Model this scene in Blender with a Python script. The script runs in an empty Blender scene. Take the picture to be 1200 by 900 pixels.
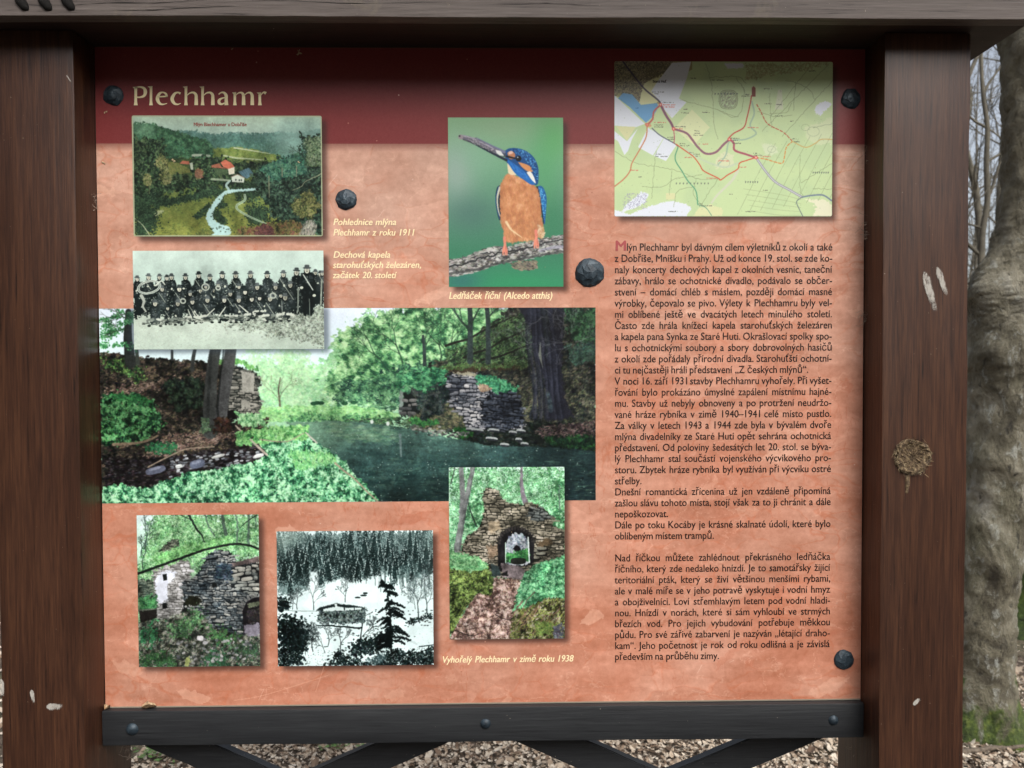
import bpy, bmesh, math, random
import numpy as np
from mathutils import Vector, Matrix

# ------------------------------------------------------------------ camera, sky, sun, exposure
SC = bpy.context.scene
COL = SC.collection
H = 1.5                 # eye height
D = 1.2                 # distance from the eye to the face of the printed panel
YAW, PIT, ROL = math.radians(.9475), math.radians(1.3945), math.radians(.2066)
FPX, CX, CY = 900., 600., 450.


def rot_world_to_cam():
    cy, sy = math.cos(YAW), math.sin(YAW)
    cp, sp = math.cos(PIT), math.sin(PIT)
    cr, sr = math.cos(ROL), math.sin(ROL)
    A = np.array([[cy, -sy, 0], [sy, cy, 0], [0, 0, 1]])
    B = np.array([[1, 0, 0], [0, cp, -sp], [0, sp, cp]])
    C = np.array([[cr, 0, -sr], [0, 1, 0], [sr, 0, cr]])
    return C @ B @ A


RW = rot_world_to_cam()     # rows: right, forward, up


def at(px, py, y):
    """where the sight line measured at that spot of the photograph meets the vertical plane y"""
    d = RW.T @ np.array([(px - CX) / FPX, 1., -(py - CY) / FPX])
    return Vector((d[0] / d[1] * y, y, H + d[2] / d[1] * y))


cam = bpy.data.cameras.new('camera')
camo = bpy.data.objects.new('camera', cam)
COL.objects.link(camo)
M = Matrix(((RW[0][0], RW[2][0], -RW[1][0], 0), (RW[0][1], RW[2][1], -RW[1][1], 0), (RW[0][2], RW[2][2], -RW[1][2], H), (0, 0, 0, 1)))
camo.matrix_world = M
cam.sensor_width = 36
cam.lens = 36 * FPX / 1200
cam.clip_start, cam.clip_end = .05, 600
cam.dof.use_dof = True
cam.dof.focus_distance = 1.22
cam.dof.aperture_fstop = 8
SC.camera = camo
SC.view_settings.view_transform = 'Standard'
SC.view_settings.look = 'None'
SC.view_settings.exposure = .93
SC.view_settings.gamma = 1
SUN_EL, SUN_AZ = math.radians(44), math.radians(24)      # azimuth measured from behind the camera towards the right
sun = bpy.data.lights.new('sun', 'SUN')
sun.energy = 1.3
sun.angle = math.radians(40)
sun.color = (1, .98, .95)
suno = bpy.data.objects.new('sun', sun)
COL.objects.link(suno)
sd = Vector((math.sin(SUN_AZ) * math.cos(SUN_EL), -math.cos(SUN_AZ) * math.cos(SUN_EL), math.sin(SUN_EL)))
suno.rotation_euler = sd.to_track_quat('Z', 'Y').to_euler()
world = bpy.data.worlds.new('World')
SC.world = world
world.use_nodes = True
wn = world.node_tree
bg = wn.nodes['Background']
sky = wn.nodes.new('ShaderNodeTexSky')
sky.sky_type = 'NISHITA'
sky.sun_disc = False
sky.sun_elevation = SUN_EL
sky.sun_rotation = math.atan2(sd.x, sd.y)
sky.air_density, sky.dust_density, sky.ozone_density = 1., 4., 1.
hs = wn.nodes.new('ShaderNodeHueSaturation')
hs.inputs['Saturation'].default_value = .45              # a thin white overcast
wn.links.new(sky.outputs[0], hs.inputs['Color'])
wn.links.new(hs.outputs[0], bg.inputs[0])
bg.inputs[1].default_value = .105
SC.cycles.max_bounces = 6

random.seed(5)
rng = np.random.RandomState(5)
# ---------------------------------------------------------------- print painter
# The flat print on the board (photographs, map, patterned ground) is painted here
# stroke by stroke into blank arrays; nothing is loaded.
TS = 3.0            # texels per unit


def catmull(pts, n=8):
    P = np.array(pts, float)
    if len(P) < 3:
        return P
    Q = np.vstack([2 * P[0] - P[1], P, 2 * P[-1] - P[-2]])
    out = []
    t = np.linspace(0, 1, n, endpoint=False)[:, None]
    for i in range(1, len(Q) - 2):
        a, b, c, d = Q[i - 1], Q[i], Q[i + 1], Q[i + 2]
        out.append(.5 * ((2 * b) + (-a + c) * t + (2 * a - 5 * b + 4 * c - d) * t**2 + (-a + 3 * b - 3 * c + d) * t**3))
    out.append(P[-1:])
    return np.vstack(out)


def nice(n):
    """next length the transform handles fast"""
    while True:
        m = n
        for p in (2, 3, 5):
            while m % p == 0:
                m //= p
        if m == 1:
            return n
        n += 1


class Paint:
    def __init__(s, w, h, box, seed, base=(128, 128, 128), S=TS):
        s.W, s.H = int(round(w * S)), int(round(h * S))
        s.a = np.empty((s.H, s.W, 3), np.float32)
        s.a[:] = base
        s.x0, s.y0 = box[0], box[1]
        s.sx, s.sy = s.W / (box[2] - box[0]), s.H / (box[3] - box[1])
        s.sm = (s.sx + s.sy) / 2
        s.r = np.random.RandomState(seed)
        s.Y, s.X = np.mgrid[0:s.H, 0:s.W].astype(np.float32)
        s.U, s.V = s.X / s.sx + s.x0, s.Y / s.sy + s.y0     # picture coordinates

    def noise(s, size, beta=1.6, ax=1., ay=1.):
        """smooth random field, about unit variance; size = largest feature (picture units)"""
        h, w = nice(s.H), nice(s.W)
        q = 2 if s.H * s.W > 500000 and size * s.sm > 10 else 1      # large soft fields at half size
        h, w = nice(h // q + 1), nice(w // q + 1)
        fy = np.fft.fftfreq(h)[:, None] * ay
        fx = np.fft.rfftfreq(w)[None, :] * ax
        f = np.sqrt(fx**2 + fy**2)
        k = q / (size * s.sm)
        amp = 1. / np.power(np.maximum(f, 1e-9)**2 + k * k, beta / 2 + .5)
        amp[0, 0] = 0
        z = np.fft.irfft2(np.fft.rfft2(s.r.randn(h, w)) * amp, s=(h, w))
        if q == 2:
            z = z.repeat(2, 0).repeat(2, 1)
        z = z[:s.H, :s.W]
        return (z / z.std()).astype(np.float32)

    def blurmask(s, m, rad):
        rr = rad * s.sm
        h, w = nice(s.H), nice(s.W)
        m = np.pad(m, ((0, h - s.H), (0, w - s.W)), mode='edge')
        fy = np.fft.fftfreq(h)[:, None]
        fx = np.fft.rfftfreq(w)[None, :]
        g = np.exp(-2 * (np.pi * rr)**2 * (fx**2 + fy**2))
        return np.fft.irfft2(np.fft.rfft2(m) * g, s=(h, w))[:s.H, :s.W].astype(np.float32)

    def blur(s, rad):
        for c in range(3):
            h, w = nice(s.H + 16), nice(s.W + 16)
            m = np.pad(s.a[:, :, c], ((8, h - s.H - 8), (8, w - s.W - 8)), mode='edge')
            H, W = m.shape
            fy = np.fft.fftfreq(H)[:, None]
            fx = np.fft.rfftfreq(W)[None, :]
            g = np.exp(-2 * (np.pi * rad * s.sm)**2 * (fx**2 + fy**2))
            s.a[:, :, c] = np.fft.irfft2(np.fft.rfft2(m) * g, s=(H, W))[8:8 + s.H, 8:8 + s.W]

    def mask(s, pts, warp=0., size=30., smooth=False):
        if smooth:
            pts = catmull(list(pts) + [pts[0]], 6)
        P = np.array(pts, float)
        P = np.column_stack([(P[:, 0] - s.x0) * s.sx, (P[:, 1] - s.y0) * s.sy])
        X, Y = s.X, s.Y
        pad = 3 + warp * s.sm * 3
        bx0, bx1 = int(max(0, P[:, 0].min() - pad)), int(min(s.W, P[:, 0].max() + pad + 1))
        by0, by1 = int(max(0, P[:, 1].min() - pad)), int(min(s.H, P[:, 1].max() + pad + 1))
        m = np.zeros((s.H, s.W), np.float32)
        if bx1 <= bx0 or by1 <= by0:
            return m
        sl = (slice(by0, by1), slice(bx0, bx1))
        X, Y = X[sl], Y[sl]
        if warp:
            X = X + s.noise(size, 1.2)[sl] * warp * s.sm
            Y = Y + s.noise(size, 1.2)[sl] * warp * s.sm
        ins = np.zeros(X.shape, bool)
        n = len(P)
        for i in range(n):
            ax, ay = P[i]
            bx, by = P[(i + 1) % n]
            if ay == by:
                continue
            c = (ay > Y) != (by > Y)
            ins ^= c & (X < (bx - ax) * (Y - ay) / (by - ay) + ax)
        m[sl] = ins
        return m

    def fill(s, m, col, alpha=1.):
        m = (m * alpha)[..., None]
        s.a[:] = s.a * (1 - m) + np.asarray(col, np.float32) * m

    def poly(s, pts, col, warp=0., size=30., smooth=False, alpha=1., soft=0.):
        m = s.mask(pts, warp, size, smooth)
        if soft:
            m = np.clip(s.blurmask(m, soft), 0, 1)
        s.fill(m, col, alpha)
        return m

    def grad(s, stops, axis=1):
        t = s.V if axis else s.U
        k = [q[0] for q in stops]
        return np.stack([np.interp(t, k, [q[1][c] for q in stops]) for c in range(3)], -1).astype(np.float32)

    def dabs(s, x, y, rx, ry, ang, col, p=2., alpha=1.):
        x = np.atleast_1d(np.asarray(x, float))
        n = len(x)
        f = lambda q: np.broadcast_to(np.asarray(q, float), (n,)).copy()
        x, y = (f(x) - s.x0) * s.sx, (f(y) - s.y0) * s.sy
        rx, ry, ang = np.maximum(f(rx) * s.sm, .5), np.maximum(f(ry) * s.sm, .5), f(ang)
        col = np.broadcast_to(np.asarray(col, np.float32), (n, 3))
        R = np.ceil(np.maximum(rx, ry) * (1.2 if p > 2 else 1)).astype(int)
        flat = s.a.reshape(-1, 3)
        for K in sorted(set(R), reverse=True):
            ids = np.nonzero(R == K)[0]
            g = np.arange(-K, K + 1)
            gy, gx = np.meshgrid(g, g, indexing='ij')
            step = max(1, 400000 // gx.size)
            for q in range(0, len(ids), step):
                i = ids[q:q + step]
                ix, iy = np.round(x[i]).astype(int), np.round(y[i]).astype(int)
                dx = gx[None] - (x[i] - ix)[:, None, None]
                dy = gy[None] - (y[i] - iy)[:, None, None]
                c, sn = np.cos(ang[i])[:, None, None], np.sin(ang[i])[:, None, None]
                u, v = dx * c + dy * sn, -dx * sn + dy * c
                if p == 2:
                    m = (u / rx[i][:, None, None])**2 + (v / ry[i][:, None, None])**2 <= 1
                else:
                    m = np.abs(u / rx[i][:, None, None])**p + np.abs(v / ry[i][:, None, None])**p <= 1
                XX, YY = ix[:, None, None] + gx[None], iy[:, None, None] + gy[None]
                m &= (XX >= 0) & (XX < s.W) & (YY >= 0) & (YY < s.H)
                idx = (YY * s.W + XX)[m]
                cc = np.repeat(col[i], m.reshape(len(i), -1).sum(1), axis=0)
                if alpha >= 1:
                    flat[idx] = cc
                else:
                    flat[idx] = flat[idx] * (1 - alpha) + cc * alpha

    def line(s, pts, w0, w1=None, col=(0, 0, 0), smooth=True, alpha=1., wob=0., dash=None, jit=0.):
        w1 = w0 if w1 is None else w1
        P = catmull(pts) if smooth and len(pts) > 2 else np.array(pts, float)
        d = np.hypot(*np.diff(P, axis=0).T)
        L = np.concatenate([[0], np.cumsum(d)])
        n = max(2, int(L[-1] * s.sm / max(.5, min(w0, w1) * s.sm * .25)) + 1)
        t = np.linspace(0, L[-1], n)
        x, y = np.interp(t, L, P[:, 0]), np.interp(t, L, P[:, 1])
        if wob:
            k = max(3, int(L[-1] / 12))
            x = x + np.interp(t, np.linspace(0, L[-1], k), s.r.randn(k) * wob)
            y = y + np.interp(t, np.linspace(0, L[-1], k), s.r.randn(k) * wob)
        w = np.interp(t, [0, L[-1]], [w0, w1]) / 2
        keep = np.ones(n, bool)
        if dash:
            keep = (t % sum(dash)) < dash[0]
        c = np.asarray(col, float)
        s.dabs(x[keep], y[keep], w[keep], w[keep], 0, c, alpha=alpha)
        if jit:                               # bark: strands of lighter and darker streaks
            tx, ty = np.gradient(x), np.gradient(y)
            q = np.maximum(np.hypot(tx, ty), 1e-6)
            for _ in range(int(w.mean() * s.sm * 1.3) + 3):
                o = s.r.uniform(-.9, .9)
                o2 = o + s.r.randn() * .25
                oo = np.clip(np.linspace(o, o2, n), -.92, .92)
                a, b = sorted(s.r.randint(0, n, 2))
                shade = -oo[a:b, None] * 14 + s.r.randn() * jit * 1.6
                s.dabs((x - ty / q * w * oo)[a:b], (y + tx / q * w * oo)[a:b], .4 / s.sm, .4 / s.sm, 0, c + shade, alpha=.7) if b > a else 0

    def pick(s, m, n):
        idx = np.flatnonzero(m.ravel() > .5)
        if len(idx) == 0:
            return np.zeros(0), np.zeros(0), np.zeros(0, int)
        k = s.r.choice(idx, n)
        return (k % s.W + s.r.rand(n)) / s.sx + s.x0, (k // s.W + s.r.rand(n)) / s.sy + s.y0, k

    def ramp(s, pal, t):
        pal = np.array(pal, float)
        t = np.clip(t, 0, 1) * (len(pal) - 1)
        i = np.minimum(t.astype(int), len(pal) - 2)
        f = (t - i)[:, None]
        return pal[i] * (1 - f) + pal[i + 1] * f

    def leaves(s, m, n, r, pal, size=20., asp=.6, ang=None, spread=3.2, mix=.22, bias=0., alpha=1., con=.3, p=2.):
        """dabs all over a mask; a clump field decides how light each is"""
        x, y, k = s.pick(m, n)
        if len(x) == 0:
            return
        cl = s.noise(size, 1.3).ravel()[k]
        t = .5 + con * cl + mix * s.r.randn(n) + bias
        o = np.argsort(t + .4 * s.r.randn(n))
        x, y, t = x[o], y[o], t[o]
        rr = r * np.exp(s.r.randn(n) * .3)
        a = s.r.rand(n) * 3.14 if ang is None else ang + (s.r.rand(n) - .5) * spread
        s.dabs(x, y, rr, rr * asp, a, s.ramp(pal, t) + s.r.randn(n, 3) * 4, alpha=alpha, p=p)

    def stones(s, m, w, h, pal, mortar, tilt=0., light=14):
        s.fill(m, mortar)
        ys, xs = np.nonzero(m > .5)
        if len(xs) == 0:
            return
        X0, X1 = xs.min() / s.sx + s.x0, xs.max() / s.sx + s.x0
        Y0, Y1 = ys.min() / s.sy + s.y0, ys.max() / s.sy + s.y0
        A = []
        y = Y0 - abs(tilt) * (X1 - X0)
        while y < Y1 + abs(tilt) * (X1 - X0):
            hh = h * np.exp(s.r.randn() * .25)
            x = X0 - w * s.r.rand()
            while x < X1:
                ww = w * np.exp(s.r.randn() * .45)
                A.append((x + ww / 2, y + hh / 2 + tilt * (x - X0) + s.r.randn() * h * .18, ww * .46, hh * .42))
                x += ww
            y += hh
        A = np.array(A)
        ix = ((A[:, 0] - s.x0) * s.sx).astype(int)
        iy = ((A[:, 1] - s.y0) * s.sy).astype(int)
        ok = (ix >= 0) & (ix < s.W) & (iy >= 0) & (iy < s.H)
        A, ix, iy = A[ok], ix[ok], iy[ok]
        A = A[m[iy, ix] > .5]
        n = len(A)
        ang = s.r.randn(n) * .12 + np.arctan(tilt)
        f = s.noise(w * 4, 1.5)
        ix = ((A[:, 0] - s.x0) * s.sx).astype(int)
        iy = ((A[:, 1] - s.y0) * s.sy).astype(int)
        c = s.ramp(pal, .5 + .22 * s.r.randn(n) + .2 * f[iy, ix])
        s.dabs(A[:, 0], A[:, 1], A[:, 2], A[:, 3], ang, c, p=3.5)
        s.dabs(A[:, 0] - A[:, 2] * .1, A[:, 1] - A[:, 3] * .45, A[:, 2] * .75, A[:, 3] * .4, ang, c + light, p=3., alpha=.7)
        s.dabs(A[:, 0], A[:, 1] + A[:, 3] * .6, A[:, 2] * .8, A[:, 3] * .3, ang, c - light * 1.3, p=3., alpha=.6)

    def twigs(s, x, y, ang, L, w, col, depth=4, spread=.6, alpha=1., curve=.25, n=2, shrink=.68):
        st = [(x, y, ang, L, w, depth)]
        while st:
            x, y, a, L, w, d = st.pop()
            x1, y1 = x + math.cos(a) * L * .5, y - math.sin(a) * L * .5
            a2 = a + s.r.randn() * curve
            x2, y2 = x1 + math.cos(a2) * L * .5, y1 - math.sin(a2) * L * .5
            s.line([(x, y), (x1, y1), (x2, y2)], w, w * .65, col, alpha=alpha)
            if d > 0:
                for k in range(n):
                    st.append((x2, y2, a2 + (k - (n - 1) / 2) * spread * 1.3 + s.r.randn() * spread * .4,
                               L * shrink * (.8 + .4 * s.r.rand()), w * .62, d - 1))
                if s.r.rand() < .6:
                    st.append((x1, y1, a + s.r.choice([-1, 1]) * spread * 1.4, L * shrink * .8, w * .5, d - 1))

    def finish(s, blur, mott=.07, gr=4, con=1., sat=.86):
        g = s.a.mean(2, keepdims=True)
        s.a = g + (s.a - g) * sat
        k = np.clip(1.25 - s.a.mean(2) / 200., .08, 1)
        s.a *= (1 + mott * k * s.noise(5. / s.sm * 3, .5))[..., None]
        s.a *= (1 + .5 * mott * k * s.noise(60. / s.sm * 3, 1.2))[..., None]
        s.a *= (1 + 1.1 * mott * np.clip(k * 1.3, 0, 1) * s.noise(s.W / s.sm / 9, 1.8))[..., None]
        s.blur(blur)
        s.a = (s.a - 118) * con + 118
        s.grain(gr)

    def grain(s, amp, size=.8):
        s.a += s.r.randn(s.H, s.W, 1).astype(np.float32) * amp

    def out(s):
        return np.clip(s.a, 0, 255)


def paint_postcard(w, h):
    p = Paint(w, h, (47, 50, 1140, 745), 11)
    p.a[:] = p.grad([(50, (176, 200, 176)), (110, (170, 198, 180)), (200, (150, 180, 170))])
    full = np.ones((p.H, p.W), np.float32)
    far = [(300, 140), (370, 132), (450, 148), (540, 155), (620, 145), (700, 152), (800, 150), (900, 142), (1000, 150), (1140, 120), (1140, 330), (300, 330)]
    m = p.poly(far, p.grad([(130, (92, 134, 128)), (190, (70, 112, 102)), (280, (62, 98, 76))]), 4, 14)
    p.leaves(m * (p.V < 300), 5000, 4, [(52, 88, 80), (74, 114, 106), (100, 142, 132)], 24, alpha=.5)
    p.fill(p.blurmask(p.mask([(880, 60), (1140, 60), (1140, 330), (960, 300), (860, 220)]), 40), (128, 165, 155), .75)
    m = p.poly([(505, 240), (640, 228), (760, 246), (900, 280), (900, 345), (505, 330)], (98, 118, 58), 3, 20)
    p.leaves(m, 2500, 5, [(70, 92, 44), (98, 118, 56), (128, 142, 74)], 40, .35, 0, .4, alpha=.7)
    p.line([(632, 234), (700, 244), (770, 256), (840, 268)], 7, 3, (176, 186, 160))
    p.line([(570, 278), (640, 292), (700, 296), (800, 304)], 9, 5, (170, 182, 158), alpha=.8)
    m = p.mask([(47, 96), (110, 92), (165, 98), (240, 124), (330, 150), (400, 178), (460, 186), (495, 205), (515, 270), (470, 320), (300, 330), (47, 330)], 5, 14)
    p.fill(m, (38, 84, 58))
    p.leaves(m, 14000, 4, [(28, 58, 44), (42, 80, 58), (60, 104, 74), (86, 132, 94)], 26, .6, mix=.16, con=.22)
    p.fill(np.clip(p.blurmask(m * (p.V < 170) * (p.U < 170), 16), 0, 1), (120, 160, 130), .45)
    # valley floor
    m = p.poly([(47, 300), (330, 290), (520, 300), (850, 310), (1140, 330), (1140, 745), (47, 745)], p.grad([(300, (48, 70, 46)), (480, (82, 100, 52)), (600, (104, 118, 56)), (745, (132, 138, 62))]), 4, 20)
    p.leaves(m, 9000, 5, [(58, 78, 42), (92, 108, 52), (118, 130, 60), (146, 150, 76)], 60, .4, 0, .8, alpha=.45)
    m = p.mask([(230, 310), (320, 330), (380, 370), (300, 392), (230, 372)], 3, 15)
    p.leaves(m, 900, 5, [(88, 98, 52), (118, 124, 68)], 20)
    p.poly([(105, 545), (140, 508), (185, 502), (205, 520), (170, 545)], (146, 152, 108), 3, 10, alpha=.9)
    p.poly([(150, 600), (230, 590), (170, 640)], (150, 158, 118), 3, 10)
    p.line([(395, 278), (440, 276), (490, 280)], 16, 12, (152, 166, 146))
    for x0, y0, x1, y1, n in ((50, 180, 225, 560, 5200), (225, 392, 505, 478, 2600), (385, 290, 600, 440, 2600), (590, 320, 790, 400, 1400), (600, 425, 760, 470, 900)):
        m = p.mask([(x0, y0 + 20), ((x0 + x1) / 2, y0), (x1, y0 + 25), (x1, y1), (x0, y1)], 14, 30)
        p.leaves(m, int(n * 1.7), 5, [(12, 20, 18), (24, 40, 30), (42, 66, 46), (80, 104, 70)], 22, .7, mix=.2, con=.28)
    # light trees in the dark wood
    for x, y, r in ((235, 400, 34), (210, 320, 36), (130, 420, 24), (425, 385, 22)):
        m = p.mask([(x - r, y), (x, y - r * 1.4), (x + r, y), (x, y + r * 1.3)], 4, 8, True)
        p.leaves(m, 260, 5, [(50, 62, 36), (96, 104, 62), (140, 140, 92)], 8)
    p.leaves(p.mask([(400, 370), (425, 352), (450, 372), (448, 402), (410, 405)]), 120, 5, [(110, 76, 58), (150, 108, 84)], 8)
    # hedges along river and paths
    for pts, r, n in (([(120, 520), (180, 545), (260, 545), (380, 520), (480, 495), (560, 490)], 24, 1800),
                      ([(60, 560), (110, 600), (120, 660), (90, 720)], 60, 2600), ([(410, 632), (440, 610), (480, 570)], 16, 260),
                      ([(520, 600), (545, 640), (565, 660)], 24, 320), ([(560, 520), (545, 570), (575, 560)], 15, 200),
                      ([(655, 505), (655, 530)], 16, 120), ([(530, 700), (540, 712)], 34, 260), ([(730, 480), (760, 620)], 60, 2000)):
        P = catmull(pts)
        k = p.r.randint(0, len(P), n)
        p.dabs(P[k, 0] + p.r.randn(n) * r * .5, P[k, 1] + p.r.randn(n) * r * .42, 4.6, 3.8, p.r.rand(n) * 3,
               p.ramp([(22, 36, 30), (38, 60, 44), (60, 88, 60)], p.r.rand(n)))
    # river
    p.poly([(598, 474), (690, 470), (775, 464), (775, 476), (690, 484), (620, 492), (572, 505), (548, 545), (522, 575), (505, 610), (508, 645), (545, 672), (600, 690), (612, 725), (590, 745), (485, 745), (502, 700), (480, 680), (462, 640), (478, 596), (500, 560), (530, 520), (560, 494)], (168, 206, 204), 2, 8)
    p.line([(596, 470), (584, 448), (606, 424)], 14, 12, (150, 178, 172))
    p.line([(500, 415), (560, 418), (600, 422)], 12, 12, (160, 174, 148), alpha=.8)
    p.line([(690, 505), (690, 535), (645, 565), (650, 590), (700, 622), (760, 650), (830, 680)], 13, 9, (158, 180, 160))
    p.line([(690, 505), (690, 535), (645, 565), (650, 590), (700, 622), (760, 650), (830, 680)], 4, 3, (96, 120, 84))
    n = 60
    p.dabs(490 + p.r.rand(n) * 140, 520 + p.r.rand(n) * 200, 4.5, 4, 0, (34, 54, 42), alpha=.7)
    # houses
    p.poly([(595, 352), (632, 344), (632, 384), (600, 388)], (206, 200, 180))
    p.poly([(500, 335), (545, 322), (560, 345), (600, 356), (560, 352), (500, 347)], (150, 88, 68))
    p.poly([(552, 318), (580, 302), (612, 318), (634, 344), (600, 355), (570, 345)], (184, 96, 74))
    p.poly([(512, 350), (590, 356), (596, 385), (530, 392)], (66, 86, 60), 2, 6)
    p.poly([(316, 325), (335, 308), (372, 312), (375, 330)], (176, 98, 76))
    p.poly([(374, 322), (392, 318), (396, 362), (382, 360)], (170, 180, 160))
    p.poly([(655, 372), (715, 348), (742, 382), (705, 412), (680, 400)], (78, 112, 126))
    for i in range(5):
        p.line([(662 + i * 13, 370 - i * 5), (690 + i * 11, 402 - i * 5)], 2, 2, (50, 80, 96), False)
    p.poly([(615, 400), (650, 384), (690, 404), (686, 434), (618, 430)], (196, 206, 192))
    p.line([(612, 402), (650, 386), (690, 406)], 5, 5, (120, 100, 84), False)
    p.dabs([640, 660, 672], [418, 420, 420], 4, 6, 0, (60, 70, 66))
    # right-hand trees
    m = p.mask([(735, 400), (780, 345), (815, 305), (850, 335), (905, 285), (945, 320), (990, 270), (1015, 300), (1035, 270), (1030, 200), (1045, 170), (1140, 180), (1140, 745), (1000, 700), (900, 660), (850, 640), (835, 560), (790, 500)], 12, 22)
    p.fill(m * .8, (22, 40, 36))
    p.leaves(m, 24000, 4.6, [(10, 18, 17), (20, 36, 31), (38, 62, 50), (74, 102, 82)], 26, .65, mix=.2, con=.3)
    p.leaves(p.mask([(780, 350), (1035, 260), (1040, 380), (840, 420)], 8, 20), 1500, 7, [(24, 58, 50), (48, 96, 78), (86, 130, 104)], 20)
    p.leaves(p.mask([(1040, 180), (1140, 180), (1140, 330), (1060, 330)], 8, 20), 900, 5, [(40, 62, 44), (90, 112, 80), (130, 150, 120)], 14)
    p.leaves(p.mask([(960, 560), (1060, 480), (1130, 560), (1060, 640), (985, 620)], 8, 20), 1100, 6, [(38, 48, 30), (84, 92, 52), (136, 136, 84)], 18)
    for pts in ([(830, 395), (832, 520)], [(908, 350), (908, 400)], [(992, 340), (990, 400)]):
        p.line(pts, 5, 4, (132, 128, 104), False)
    p.line([(965, 480), (1020, 455), (1040, 430), (1100, 400), (1138, 380)], 3, 5, (150, 150, 124), wob=2)
    p.line([(1010, 140), (1022, 156), (1026, 200)], 8, 4, (30, 46, 40))
    p.twigs(1040, 330, 1.6, 60, 4, (36, 50, 40), 3)
    m = p.mask([(650, 745), (655, 705), (700, 700), (760, 690), (850, 680), (960, 660), (1010, 672), (1040, 745)], 6, 14)
    p.leaves(m, 1900, 7, [(40, 44, 32), (90, 86, 52), (132, 124, 70), (120, 76, 64)], 30)
    p.leaves(p.mask([(750, 700), (800, 678), (850, 695), (850, 740), (750, 740)], 4, 10), 400, 6, [(60, 36, 40), (112, 70, 66)], 14)
    p.leaves(p.mask([(400, 745), (440, 700), (500, 715), (500, 745)], 4, 10), 160, 5, [(70, 84, 44), (110, 116, 60)], 10)
    m = p.mask([(1000, 745), (1030, 670), (1060, 652), (1105, 675), (1090, 745)], 3, 8)
    p.fill(m, (128, 128, 116))
    p.leaves(m, 200, 9, [(60, 62, 54), (130, 130, 118), (172, 170, 156)], 12, .25, 1.9, .4)
    p.line([(55, 640), (100, 680), (140, 740)], 3, 5, (168, 172, 140))
    p.line([(95, 380), (140, 430), (140, 500)], 3, 3, (110, 110, 78), wob=3)
    p.twigs(60, 700, 1.2, 50, 4, (22, 32, 26), 4)
    # caption in the sky
    p.fill(np.full((p.H, p.W), 1, np.float32), (150, 160, 120), .06)
    p.finish(1.6, .07, 3, 1.08)
    f = (p.U < 54) | (p.V < 57) | (p.U > 1133) | (p.V > 738)
    p.fill(f.astype(np.float32), (178, 184, 152), .85)
    return p.out()


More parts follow.
